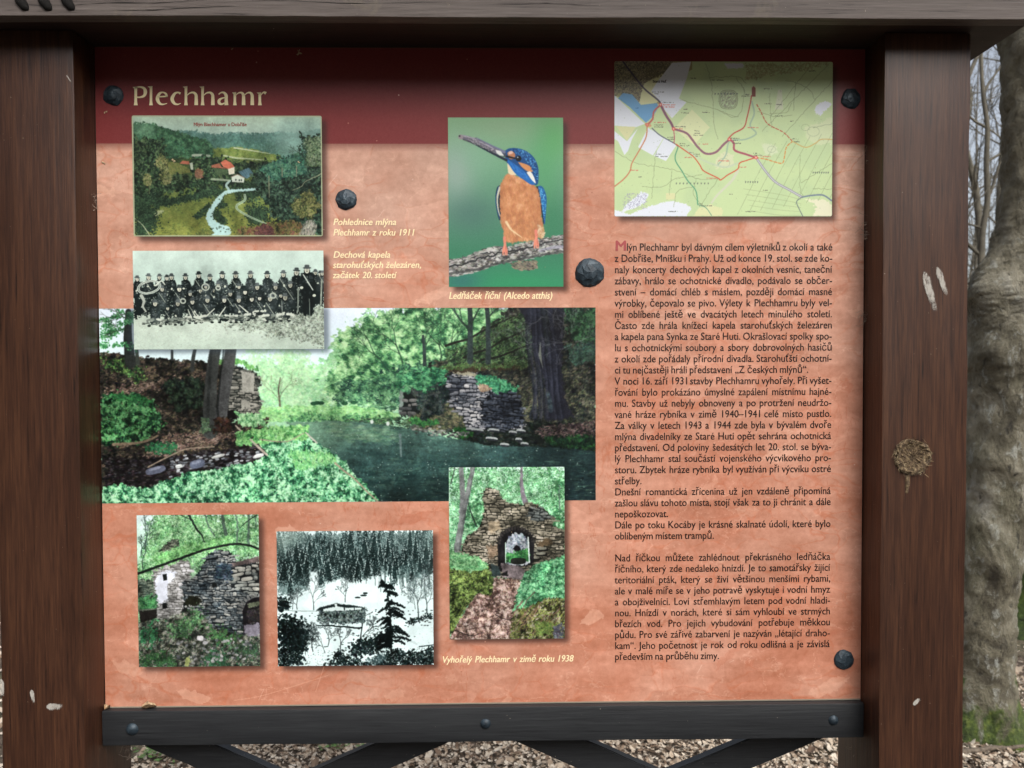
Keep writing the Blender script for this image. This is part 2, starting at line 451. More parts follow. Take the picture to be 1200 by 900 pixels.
def paint_band(w, h):
    p = Paint(w, h, (55, 43, 1148, 608), 12)
    p.a[:] = p.grad([(43, (196, 218, 206)), (200, (176, 200, 188)), (400, (186, 200, 184)), (480, (190, 206, 190)), (608, (184, 204, 188))])
    p.a += p.noise(200, 2)[..., None] * 4
    p.fill(np.clip(p.blurmask(p.mask([(450, 130), (520, 125), (525, 200), (450, 205)]), 8), 0, 1), (150, 170, 160), .6)
    m = p.mask([(560, 470), (800, 430), (1148, 360), (1148, 596), (980, 550), (760, 510)], 10, 40)
    p.leaves(m, 8000, 3.4, [(82, 92, 82), (140, 152, 136), (184, 200, 182)], 20, .5, 0, 1., alpha=.75)
    p.leaves(p.mask([(55, 450), (560, 470), (1148, 590), (1148, 608), (55, 608)], 5, 30), 2500, 3, [(150, 162, 146), (200, 214, 198)], 30, .4, 0, 1., alpha=.5)
    R = p.r
    D, M, Lt = np.array((18, 28, 28.)), np.array((52, 64, 60.)), np.array((196, 204, 186.))

    def man(x, y, s, legs='stand', hat=True, sash=False):
        d = D + R.rand() * 30
        body = [(x - 26 * s, y + 52 * s), (x - 22 * s, y + 22 * s), (x - 8 * s, y + 12 * s), (x + 8 * s, y + 12 * s), (x + 24 * s, y + 22 * s), (x + 28 * s, y + 52 * s), (x + 24 * s, y + 110 * s), (x - 24 * s, y + 110 * s)]
        p.poly(body, d, 2, 8)
        k = 26
        p.dabs(x + R.randn(k) * 13 * s, y + (25 + R.rand(k) * 70) * s, 4 * s, 7 * s, R.rand(k) * 3, d + R.rand(k, 1) * 48)
        f = np.array((204, 206, 188.)) + R.randn() * 12
        p.dabs(x, y + 4 * s, 13 * s, 16 * s, 0, d * .6)
        p.dabs(x, y, 10.5 * s, 13.5 * s, 0, f)
        p.dabs(x, y - 1 * s, 7 * s, 1.8 * s, 0, f - 80)
        p.dabs(x, y + 6 * s, 6 * s, 2.4 * s, 0, f - 90)
        p.dabs(x + 5 * s, y + 1 * s, 4 * s, 9 * s, 0, f - 45, alpha=.5)
        if hat:
            hc = d + R.choice([5, 35, 50])
            p.dabs(x, y - 10 * s, 18 * s, 4.2 * s, R.randn() * .1, hc)
            p.dabs(x, y - 16 * s, 10.5 * s, 8 * s, 0, hc + 10, p=3)
        for q in range(R.randint(2, 5)):
            p.dabs(x + R.randn() * 2, y + (28 + q * 12) * s, 1.8 * s, 1.8 * s, 0, Lt - 30)
        if R.rand() < .4 or sash:
            p.line([(x - 20 * s, y + 20 * s), (x + 16 * s, y + 75 * s)], 4 * s, 4 * s, (150, 160, 146), False)
        if R.rand() < .6:
            p.dabs(x + R.randn() * 16 * s, y + (50 + R.rand() * 30) * s, 7 * s, 5 * s, R.rand() * 3, Lt)

    back = [(78, 205, .95), (143, 195, 1), (205, 195, .9), (247, 200, .9), (274, 195, 1), (354, 195, 1), (430, 185, 1.05), (494, 198, 1), (565, 185, 1.1), (642, 185, 1.1), (727, 183, 1.1), (823, 184, 1.1), (916, 180, 1.1), (992, 168, 1.2), (1100, 170, .9), (1128, 178, .9), (1140, 175, .8)]
    p.poly([(55, 260), (150, 240), (300, 250), (420, 235), (560, 245), (700, 240), (900, 235), (1100, 215), (1148, 215), (1148, 362), (1100, 352), (1080, 410), (980, 400), (700, 400), (300, 400), (110, 410), (55, 432)], (26, 36, 36), 6, 14)
    for x, y, s in back:
        man(x, y, s)
    n = 1500
    x, y, k = p.pick(p.mask([(70, 270), (1090, 260), (1010, 410), (110, 420)]), n)
    p.dabs(x, y, 3, 4.6, R.rand(n) * 3, p.ramp([(16, 24, 24), (34, 46, 44), (80, 94, 88), (190, 200, 186)], R.rand(n)**1.6))
    mid = [(220, 262, 1), (318, 262, 1.1), (380, 290, .9), (440, 272, 1.05), (520, 268, 1.05), (540, 240, .9), (610, 290, 1), (695, 280, 1), (765, 252, 1.1), (870, 252, 1.05), (955, 240, 1.1), (660, 250, .85), (470, 250, .8), (900, 300, .9)]
    for x, y, s in mid:
        man(x, y, s)
    # tall man with sash, right
    p.poly([(1018, 170), (1085, 165), (1108, 240), (1095, 300), (1078, 415), (1058, 415), (1052, 330), (1046, 415), (1028, 415), (1022, 300), (1012, 220)], (26, 34, 34), 2, 10)
    man(1052, 155, 1.35)
    p.line([(1030, 180), (1085, 268)], 6, 6, (190, 202, 190), False)
    p.dabs([1092, 1020], [300, 255], 10, 8, 0, Lt)
    p.line([(1064, 320), (1066, 412)], 5, 5, (110, 124, 114), False)
    p.line([(1000, 262), (998, 390)], 10, 6, (130, 142, 130), False)
    p.line([(1136, 210), (1130, 352)], 9, 9, (150, 160, 146), False)
    # front row, sitting
    for x, y, s in [(178, 345, 1.1), (250, 372, .8), (308, 345, 1.05), (392, 335, 1.05), (478, 325, 1.1), (575, 325, 1.1), (658, 325, 1.1), (733, 320, 1.05), (778, 315, .9), (838, 318, 1.15), (925, 312, 1.15)]:
        man(x, y, s)
        for sg in (-1, 1):
            p.line([(x + sg * 10 * s, y + 82 * s), (x + sg * 42 * s, y + 88 * s), (x + sg * R.randint(8, 34) * s, y + 112 * s)], 13 * s, 8 * s, (120, 132, 122) if R.rand() < .4 else (190, 198, 184))
            p.dabs(x + sg * R.randint(12, 34) * s, y + 116 * s, 9 * s, 5 * s, 0, (28, 36, 34))
    # sousaphone and other brass
    t = np.linspace(0, 6.3, 90)
    p.dabs(145 + 62 * np.cos(t), 250 + 34 * np.sin(t) - 10 * np.cos(t), 7, 6, 0, (206, 216, 202))
    p.dabs(145 + 62 * np.cos(t), 250 + 34 * np.sin(t) - 10 * np.cos(t), 3, 2, 0, (110, 124, 116))
    p.line([(100, 300), (115, 330), (108, 360), (125, 390)], 20, 9, (160, 168, 156))
    p.line([(185, 240), (215, 215), (235, 235)], 10, 8, (190, 200, 186))
    for x, y, r in ((468, 250, 20), (338, 330, 14), (855, 300, 16), (540, 255, 12)):
        p.dabs(x + r * np.cos(t), y + r * .9 * np.sin(t), 4, 4, 0, (170, 180, 166))
    for x, y, a in ((380, 415, 1.2), (430, 430, 1.0), (410, 425, 1.1), (490, 400, 2.4), (690, 380, .7), (560, 395, 2.2)):
        p.line([(x - 38 * math.cos(a), y - 38 * math.sin(a)), (x + 25 * math.cos(a), y + 25 * math.sin(a))], 5, 9, (190, 198, 182), False)
    p.line([(905, 330), (908, 430)], 4, 4, (150, 160, 150), False)
    n = 130
    x = 110 + R.rand(n) * 860
    p.dabs(x, 440 + R.randn(n) * 7 - (x > 500) * 12 + (x < 300) * 12, 10, 3.5, 0, p.ramp([(60, 70, 64), (150, 160, 146)], R.rand(n)))
    p.finish(1.2, .05, 3.5, 1.08)
    return p.out()


def paint_river(w, h):
    p = Paint(w, h, (116, 361, 698, 588), 13)
    A = lambda L: [(110 + x / 4.5, 400 + y / 4.5) for x, y in L]
    B = lambda L: [(290 + x / 3.6, 350 + y / 3.6) for x, y in L]
    C = lambda L: [(480 + x / 3.6, 350 + y / 3.6) for x, y in L]
    R = p.r
    p.a[:] = p.grad([(361, (216, 228, 242)), (420, (206, 230, 232)), (480, (150, 200, 160))])
    G = [(36, 80, 56), (70, 128, 82), (110, 170, 110), (148, 204, 138), (184, 224, 168)]
    # hazy trees behind the lawn
    m = p.mask([(300, 430), (335, 412), (352, 425), (372, 432), (392, 405), (400, 385), (430, 370), (470, 361), (620, 361), (620, 480), (300, 480)], 5, 12)
    p.fill(m, (140, 200, 140))
    p.leaves(m, 16000, 1.2, [(118, 172, 128), (140, 194, 144), (164, 210, 160), (190, 224, 188)], 14, .5, 0, 1.4, mix=.14, con=.24)
    m = p.mask([(378, 470), (384, 440), (396, 420), (392, 395), (420, 380), (450, 366), (480, 361), (640, 361), (620, 420), (540, 430), (480, 452), (430, 470)], 5, 12)
    p.leaves(m, 30000, 1.5, G, 13, .32, .12, .7, bias=-.02, mix=.18, con=.3)
    m = p.mask([(385, 468), (400, 448), (440, 440), (470, 430), (540, 415), (560, 440), (470, 475), (440, 476)], 4, 10)
    p.leaves(m, 9000, 1., [(26, 58, 52), (46, 88, 68), (76, 130, 92), (112, 168, 118)], 9, .32, .1, .6, mix=.2)
    for x, y in ((300, 400), (330, 405), (345, 412)):
        p.leaves(p.mask([(x - 12, y - 8), (x + 14, y - 10), (x + 16, y + 60), (x - 14, y + 60)], 4, 8), 900, 1.3, [(150, 206, 150), (190, 226, 180)], 8, alpha=.6)
    for x, y, a, L in ((497, 430, 1.6, 26), (470, 425, 1.9, 22), (512, 430, 1.3, 26), (530, 432, 1.7, 24), (450, 430, 2.2, 20)):
        p.twigs(x, y, a, L, 2.2, (38, 66, 50), 5, .5, alpha=.8)
    # small tree on the lawn
    p.line(B([(128, 475), (126, 430), (122, 380), (130, 330)]), 2.6, 1., (86, 80, 66))
    p.twigs(*B([(126, 440)])[0], 1.9, 13, 1., (104, 116, 90), 4, .5, alpha=.8)
    p.twigs(*B([(126, 420)])[0], 1.2, 14, 1., (104, 116, 90), 4, .5, alpha=.8)
    # lawn and far bank
    m = p.mask(B([(-20, 470), (60, 452), (250, 448), (480, 455), (600, 478), (640, 500), (560, 515), (460, 512), (330, 500), (200, 505), (60, 520), (-30, 560)]), 1, 6)
    p.leaves(m, 3500, 1.3, [(84, 148, 88), (130, 190, 118), (164, 216, 146)], 10, .35, 0, .4)
    p.leaves(p.mask(B([(140, 505), (240, 480), (340, 498), (480, 488), (620, 506), (560, 522), (350, 516), (200, 520)]), 1, 5), 900, 1.4, [(40, 84, 58), (84, 140, 88), (130, 186, 120)], 5)
    p.dabs(*np.array(B([(285, 437), (270, 440), (300, 438), (400, 440), (440, 436)])).T, 4, 2.2, 0, (38, 84, 56))
    # right hillside
    m = p.mask(C([(60, 300), (160, 240), (260, 180), (330, 110), (440, 40), (790, 36), (790, 620), (560, 600), (430, 540), (200, 560), (0, 530), (0, 420), (40, 330)]), 2, 8)
    p.fill(m, (44, 48, 44))
    p.leaves(m, 12000, 1.4, [(18, 24, 26), (36, 42, 38), (66, 70, 56), (96, 96, 78)], 12, .4, -.5, .8)
    m = p.mask(C([(150, 220), (240, 180), (330, 110), (480, 60), (520, 200), (500, 280), (380, 275), (150, 275)]), 2, 8)
    p.leaves(m, 4600, 1.1, [(28, 44, 34), (48, 72, 48), (72, 102, 64), (104, 138, 88)], 8, .35, -.6, .4)
    for s, e in (((230, 250), (480, 130)), ((150, 200), (430, 70)), ((300, 260), (520, 190))):
        p.line(C([s, ((s[0] + e[0]) / 2, (s[1] + e[1]) / 2 + 12), e]), 3., 1.4, (34, 36, 32), wob=1)
    m = p.mask(C([(640, 36), (790, 36), (790, 190), (700, 180), (660, 110)]), 3, 7)
    p.leaves(m, 2800, 1., [(22, 38, 32), (40, 72, 50), (72, 120, 78)], 7)
    m = p.mask(C([(660, 200), (790, 190), (790, 250), (680, 270)]), 3, 7)
    p.leaves(m, 900, 1.3, [(30, 44, 40), (64, 96, 80)], 5)
    m = p.mask(B([(400, 505), (640, 500), (760, 520), (760, 600), (560, 560)]) , .5, 4)
    p.leaves(m, 700, 1.3, [(30, 50, 44), (60, 86, 66), (90, 120, 84)], 6, .4, 0, .5)
    m = p.mask(C([(200, 540), (560, 520), (790, 560), (790, 660), (560, 640), (200, 620)]), .5, 4)
    p.fill(m, (20, 28, 26))
    p.leaves(m, 1500, 1.3, [(10, 16, 16), (26, 36, 32), (54, 60, 54)], 6, .4, 0, .5)
    # bank under the tower
    m = p.mask(C([(0, 430), (130, 400), (240, 470), (255, 560), (120, 560), (0, 545)]), 2, 6)
    p.leaves(m, 2200, 1.5, [(36, 46, 40), (80, 84, 64), (120, 116, 88)], 10, .4, .3, .7)
    p.leaves(p.mask(C([(180, 550), (240, 540), (262, 575), (200, 590)]), 1, 4), 300, 1.2, [(24, 60, 34), (50, 110, 50)], 5)
    p.leaves(p.mask(C([(0, 500), (40, 505), (120, 520), (30, 540), (0, 530)]), 1, 4), 300, 1.2, [(34, 84, 50), (80, 150, 80)], 5)
    # ruined wall slope
    m = p.mask(C([(148, 330), (180, 304), (270, 312), (300, 340), (440, 390), (470, 440), (480, 540), (370, 560), (240, 545), (215, 500), (165, 450), (140, 400)]), 1.2, 5)
    p.stones(m, 6., 2.6, [(52, 58, 68), (86, 92, 100), (128, 130, 136), (176, 176, 176)], (26, 30, 36), .05, 20)
    m2 = m * p.mask(C([(330, 390), (480, 380), (490, 560), (330, 560), (290, 460)]), 3, 8)
    p.stones(m2, 6., 2.6, [(34, 40, 50), (58, 66, 78), (92, 98, 108)], (18, 22, 28), .05, 12)
    p.poly(C([(176, 305), (220, 300), (275, 316), (270, 332), (190, 322)]), (140, 138, 118), 1, 4)
    p.poly(C([(130, 292), (250, 282), (430, 280), (500, 290), (420, 305), (330, 300), (240, 312), (150, 308)]), (58, 50, 38), 1, 5)
    p.leaves(p.mask(C([(270, 330), (330, 330), (400, 350), (445, 380), (400, 395), (340, 380), (290, 360)]), 2, 5), 1500, 1.2, [(24, 68, 50), (46, 108, 76), (80, 150, 108)], 4)
    p.leaves(p.mask(C([(120, 280), (500, 270), (500, 290), (120, 296)]), 1, 5), 500, 1., [(50, 72, 44), (84, 110, 66)], 5)
    p.leaves(p.mask(C([(290, 366), (330, 370), (320, 396), (290, 386)]), 1, 4), 200, 1.2, [(110, 90, 76), (160, 140, 118)], 4)
    # trees on hill
    for x0, y0, x1, y1, wd in ((248, 265, 250, 40, 7), (325, 265, 322, 40, 6.5), (55, 285, 50, 160, 4)):
        p.line(C([(x0, y0), ((x0 + x1) / 2 + 3, (y0 + y1) / 2), (x1, y1)]), wd, wd * .8, (50, 62, 62), wob=.3, jit=8)
    p.twigs(*C([(250, 130)])[0], 2.4, 26, 3, (46, 66, 56), 4, .5)
    p.twigs(*C([(250, 110)])[0], 1.0, 20, 2.4, (46, 66, 56), 4, .5)
    p.twigs(*C([(322, 90)])[0], .9, 20, 2, (46, 66, 56), 4, .6)
    # pillar and masonry left of the tower
    p.poly(C([(-52, 430), (-48, 330), (-38, 322), (-34, 350), (-36, 480), (-56, 480)]), (116, 130, 124), .5, 4)
    m = p.mask(C([(-36, 400), (10, 395), (30, 440), (40, 480), (-50, 500), (-36, 470)]), 1, 4)
    p.stones(m, 9, 4.5, [(54, 58, 60), (86, 88, 86), (118, 116, 112)], (24, 30, 30), 0, 10)
    p.leaves(p.mask(C([(0, 370), (120, 350), (150, 400), (130, 480), (40, 500), (30, 440)]), 2, 6), 2200, 1.5, [(16, 30, 32), (40, 54, 52), (74, 84, 80)], 6)
    p.leaves(p.mask(C([(-60, 320), (140, 300), (150, 340), (60, 380), (-60, 370)]), 3, 8), 1900, 1.5, [(24, 66, 50), (58, 122, 84), (106, 180, 120)], 8, .4, 0, .8)
    # big dark tree
    p.poly(C([(455, 36), (650, 36), (648, 130), (640, 300), (655, 420), (690, 500), (640, 515), (570, 520), (595, 440), (565, 330), (525, 250), (505, 120)]), (38, 40, 50), 1, 6)
    p.poly(C([(552, 36), (575, 36), (590, 150), (580, 260), (562, 180)]), (46, 62, 50), 2, 6, alpha=.8)
    for q in range(16):
        x = 470 + q * 12.5
        p.line(C([(x * .5 + 260, 36), (x * .7 + 160, 200), (x * .6 + 235, 380), (x * .75 + 155, 505)]), 2.4, 2.2, (30 + (q % 3) * 14, 34 + (q % 3) * 14, 46 + (q % 3) * 15), wob=.6, alpha=.7)
    p.line(C([(585, 400), (600, 440), (590, 480)]), 4.5, 6.5, (84, 108, 118), alpha=.35, wob=1.5)
    p.line(C([(600, 130), (590, 36)]), 5, 6, (56, 60, 78), alpha=.8)
    p.poly(C([(548, 180), (555, 260), (560, 300), (540, 240)]), (110, 116, 108))
    for q in range(15):
        x, y = C([(R.randint(430, 700), R.randint(40, 200))])[0]
        p.twigs(x, y, R.rand() * 6.3, 13, .9, (112, 116, 118), 3, .6, alpha=.75)
    for q in range(10):
        x, y = C([(R.randint(600, 790), R.randint(180, 430))])[0]
        p.twigs(x, y, .3 + R.rand(), 20, .7, (84, 80, 82), 2, .4, alpha=.6)
    p.leaves(p.mask(C([(520, 560), (560, 540), (790, 520), (790, 590), (560, 590)]), 1, 5), 1100, 1., [(30, 26, 28), (66, 54, 54), (110, 94, 90)], 6, .4, -.3, .6)
    p.leaves(p.mask(C([(560, 585), (790, 580), (790, 640), (600, 625)]), 1, 5), 700, 1.2, [(14, 26, 24), (26, 50, 34), (40, 80, 44)], 6)
    # water
    wm = p.mask(B([(150, 520), (340, 512), (480, 520), (600, 535), (640, 545), (760, 560)]) + C([(100, 575), (240, 600), (330, 622), (520, 625), (790, 648), (790, 860), (-150, 860)]) + B([(530, 860), (470, 790), (330, 640), (230, 570)]), .6, 5)
    p.fill(wm, p.grad([(480, (92, 130, 108)), (500, (74, 108, 96)), (530, (52, 82, 78)), (560, (38, 66, 64)), (590, (30, 52, 52))]))
    p.a += (p.noise(26, 1.6, 1.6, .35) * 7 * wm)[..., None] * np.array((.9, 1.1, 1.))
    dk = np.clip((p.U - 520) / 120, 0, 1) * wm
    p.fill(dk, (22, 34, 38), .75)
    p.leaves(wm, 4500, 2.6, [(38, 64, 62), (62, 92, 82), (96, 128, 108)], 18, .12, 0, .2, alpha=.35, bias=-.1)
    lf = np.clip((420 - p.U) / 50, 0, 1) * wm * np.clip((545 - p.V) / 30, 0, 1)
    p.fill(lf, (108, 146, 116), .6)
    p.line(B([(635, 575), (638, 670)]), 3.2, 2, (96, 118, 116), wob=.8)
    p.leaves(p.mask(B([(300, 520), (600, 545), (640, 600), (500, 600), (330, 560)]), 2, 6) * wm, 500, 3.5, [(64, 104, 84), (120, 156, 124)], 8, .2, 0, .2, alpha=.5)
    n = 170
    x, y, k = p.pick(wm, n)
    p.dabs(x, y, .55, .4, 0, p.ramp([(130, 160, 150), (220, 236, 226)], R.rand(n)))
    # stones at the shore
    for x, y, rx in ((340, 592, 9), (395, 618, 7), (455, 596, 5), (480, 615, 6), (250, 552, 7), (280, 556, 9), (350, 556, 8), (430, 566, 6), (465, 560, 7)):
        cx, cy = C([(x, y)])[0]
        p.dabs(cx, cy, rx * .8, 2.2, .12, (140, 146, 146), p=3)
        p.dabs(cx + .4, cy + 1.4, rx * .8, 1.2, .12, (36, 40, 44), p=3)
    x = np.linspace(0, 240, 60)
    q = np.array(C(list(zip(x, 548 + x * .12 + R.randn(60) * 8))))
    p.dabs(q[:, 0], q[:, 1], 2., 1.2, 0, p.ramp([(40, 48, 46), (90, 96, 92), (150, 152, 144)], R.rand(60)))
    for x, y in ((515, 518), (583, 526)):
        p.dabs(*B([(x, y)])[0], 2, 2.4, 0, (196, 206, 200))
    # left wooded slope
    m = p.mask(A([(20, 60), (90, 50), (200, 78), (330, 85), (450, 95), (590, 108), (700, 90), (720, 420), (900, 400), (900, 560), (620, 700), (400, 780), (20, 800)]), 1, 6)
    p.fill(m, (46, 42, 38))
    p.leaves(m, 12000, 1.3, [(14, 18, 18), (34, 36, 32), (66, 60, 50), (110, 98, 80)], 12, .45, -.25, .9)
    p.leaves(p.mask(A([(60, 240), (580, 160), (600, 190), (300, 250), (60, 270)]), 2, 6), 1300, 1., [(50, 42, 38), (92, 78, 68), (140, 120, 106)], 6, .45, -.2, .6)
    p.leaves(p.mask(A([(380, 480), (700, 470), (760, 500), (600, 540), (420, 580), (250, 600)]), 2, 6), 1700, 1., [(60, 48, 42), (104, 86, 76), (150, 130, 116)], 5, .45, -.2, .6)
    p.leaves(p.mask(A([(30, 270), (200, 270), (300, 310), (360, 420), (250, 520), (30, 540)]), 2, 6), 3200, 1.3, [(10, 24, 18), (22, 52, 32), (48, 96, 56), (90, 146, 92)], 9)
    p.leaves(p.mask(A([(60, 270), (240, 280), (300, 320), (180, 310)]), 2, 5), 600, 1., [(26, 66, 38), (52, 112, 62)], 5)
    p.leaves(p.mask(A([(30, 70), (200, 100), (260, 170), (240, 230), (180, 180), (30, 110)]), 3, 5), 420, 1., [(24, 44, 30), (50, 84, 44), (110, 146, 76)], 5)
    p.leaves(p.mask(A([(350, 200), (560, 180), (560, 330), (420, 360)]), 2, 7), 1500, 1.2, [(14, 20, 20), (30, 44, 36), (60, 82, 62)], 7)
    p.leaves(p.mask(A([(250, 540), (420, 525), (410, 580), (280, 580)]), 1.5, 5), 380, 1., [(26, 70, 44), (52, 118, 76)], 5)
    p.leaves(p.mask(A([(590, 110), (740, 90), (860, 150), (820, 140), (760, 110)]), 1.5, 5), 320, 1.2, [(70, 130, 70), (120, 180, 100)], 4)
    # dark stream
    m = p.mask(A([(40, 600), (200, 610), (400, 600), (560, 570), (740, 560), (900, 520), (900, 620), (700, 680), (480, 740), (260, 775), (140, 750), (40, 760)]), 1.2, 5)
    p.fill(m, (26, 24, 26))
    p.leaves(m, 1800, 1.6, [(14, 14, 14), (40, 36, 36), (74, 70, 72)], 8, .3, -.1, .5)
    n = 110
    x, y, k = p.pick(m * p.mask(A([(380, 600), (900, 560), (900, 640), (560, 690), (380, 720)])), n)
    p.dabs(x, y, 2.2, 1., -.15, p.ramp([(60, 64, 70), (120, 126, 132), (196, 202, 204)], R.rand(n)), p=3)
    for x, y, rx, ry, c in ((310, 672, 12, 4.2, (92, 98, 116)), (530, 640, 9, 5, (84, 92, 110)), (432, 652, 4, 2.4, (190, 196, 194)), (640, 600, 8, 1.8, (176, 180, 176)), (855, 598, 6, 2.2, (196, 200, 198))):
        cx, cy = A([(x, y)])[0]
        p.dabs(cx, cy, rx, ry, -.25, c, p=3)
        p.dabs(cx - 1, cy - ry * .4, rx * .6, ry * .35, -.25, np.array(c) + 34, p=3)
    p.line(A([(270, 655), (380, 600), (480, 560), (620, 550)]), 1.6, 1.4, (142, 128, 110))
    p.line(A([(90, 535), (200, 530), (270, 515), (325, 490)]), 3.6, 2.4, (112, 98, 80))
    p.line(A([(735, 440), (800, 505), (895, 592)]), 1.8, 2.8, (166, 156, 140))
    # ruin behind the twin trunks
    m = p.mask(A([(690, 110), (760, 130), (830, 150), (870, 190), (850, 260), (870, 320), (840, 400), (680, 410)]), 1, 4)
    p.stones(m, 6, 3., [(60, 64, 60), (104, 104, 96), (150, 148, 138)], (26, 30, 28), .02, 14)
    p.poly(A([(765, 150), (835, 165), (835, 270), (770, 260)]), (150, 150, 140), .6, 4)
    p.poly(A([(765, 300), (815, 310), (812, 350), (765, 350)]), (140, 140, 130), .6, 4)
    p.poly(A([(685, 355), (745, 360), (745, 405), (685, 405)]), (18, 18, 18), .8, 4)
    p.leaves(p.mask(A([(740, 370), (860, 380), (900, 440), (760, 440)]), 1.5, 5), 500, 1.3, [(60, 110, 66), (120, 176, 120), (170, 210, 160)], 5)
    # tree trunks, left
    p.line(A([(188, 110), (183, 60), (178, -20), (180, -160)]), 13, 7, (40, 44, 42), wob=.5, jit=7)
    p.line(A([(225, 110), (222, 70), (220, 40)]), 5, 4, (56, 62, 56), jit=6)
    p.line(A([(510, 145), (515, 90), (525, 40)]), 5, 4, (60, 64, 62), jit=6)
    p.line(A([(405, 92), (405, 45)]), 3, 3, (60, 64, 62))
    p.line(A([(598, 470), (600, 330), (612, 180), (632, 30)]), 16, 13, (64, 68, 66), wob=.4, jit=9)
    p.line(A([(655, 430), (665, 320), (690, 180), (715, 30)]), 14, 13.5, (66, 68, 68), wob=.4, jit=9)
    p.line(A([(580, 470), (590, 330), (600, 180), (612, 30)]), 4, 3, (38, 42, 42), alpha=.5, wob=.4)
    p.line(A([(645, 420), (640, 320), (655, 200), (675, 30)]), 3, 2, (24, 28, 28), alpha=.7, wob=.3)
    p.poly(A([(555, 480), (580, 430), (620, 440), (640, 480), (690, 450), (640, 480)]), (44, 50, 44), 1, 4)
    p.leaves(p.mask(A([(555, 400), (590, 400), (595, 470), (555, 475)]), 1, 4), 200, 1., [(60, 84, 62), (100, 126, 96)], 4)
    p.leaves(p.mask(A([(620, 400), (700, 400), (710, 470), (620, 475)]), 1, 4), 300, 1.2, [(24, 20, 18), (70, 50, 38)], 4)
    # leaves against the sky, upper left
    for q in range(26):
        x, y = R.uniform(117, 158), R.uniform(365, 408)
        n = 22
        p.dabs(x + R.randn(n) * 3.4, y + R.randn(n) * 1.7, 1.2, .8, R.rand(n) * 3, p.ramp([(30, 90, 50), (66, 142, 84), (120, 186, 124)], R.rand(n)))
    for x, y, a in ((150, 372, 2.9), (150, 385, 3.2), (150, 366, 3.4)):
        p.twigs(x, y, a, 13, 1., (50, 60, 50), 3, .4)
    # nettles in front
    m = p.mask(A([(30, 850), (30, 770), (120, 745), (250, 775), (380, 730), (470, 690), (620, 680), (720, 650), (820, 640), (900, 600)]) + B([(60, 610), (240, 590), (340, 650), (400, 690), (430, 740), (500, 800), (545, 862), (-300, 862)]), 1.2, 5)
    p.fill(m, (60, 130, 86))
    p.leaves(m, 18000, 1.75, [(20, 58, 42), (44, 104, 70), (84, 158, 108), (126, 196, 142), (176, 226, 184)], 8, .55, mix=.28, con=.3)
    p.leaves(p.mask(B([(-60, 560), (60, 540), (240, 530), (240, 590), (100, 600), (-60, 620)]), 1.2, 5), 1200, 1.4, [(50, 110, 60), (104, 170, 96), (150, 206, 132)], 6)
    p.leaves(p.mask(B([(160, 640), (340, 640), (360, 690), (200, 720)]), 1.5, 6) * m, 700, 1.5, [(84, 164, 94), (124, 200, 122), (164, 222, 150)], 6, .25, 1.4, .8)
    p.line(B([(360, 695), (400, 730), (440, 760), (540, 862)]), 2.2, 1.6, (156, 142, 120), wob=.6)
    p.line(B([(235, 562), (280, 605)]), 1.6, 1.8, (176, 172, 160))
    p.line(B([(40, 590), (150, 600), (225, 565)]), 1.2, 1., (150, 134, 120))
    p.line(B([(0, 590), (70, 655)]), 2., 2.6, (160, 150, 136))
    p.finish(.42, .10, 3.5, 1.08)
    # the old print laid over it throws its printed drop shadow here
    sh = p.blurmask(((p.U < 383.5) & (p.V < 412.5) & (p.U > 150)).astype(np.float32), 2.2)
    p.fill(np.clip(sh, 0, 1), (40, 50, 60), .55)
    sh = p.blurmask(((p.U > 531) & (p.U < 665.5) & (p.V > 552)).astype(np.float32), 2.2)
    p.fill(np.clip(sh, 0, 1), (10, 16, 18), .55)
    return p.out()


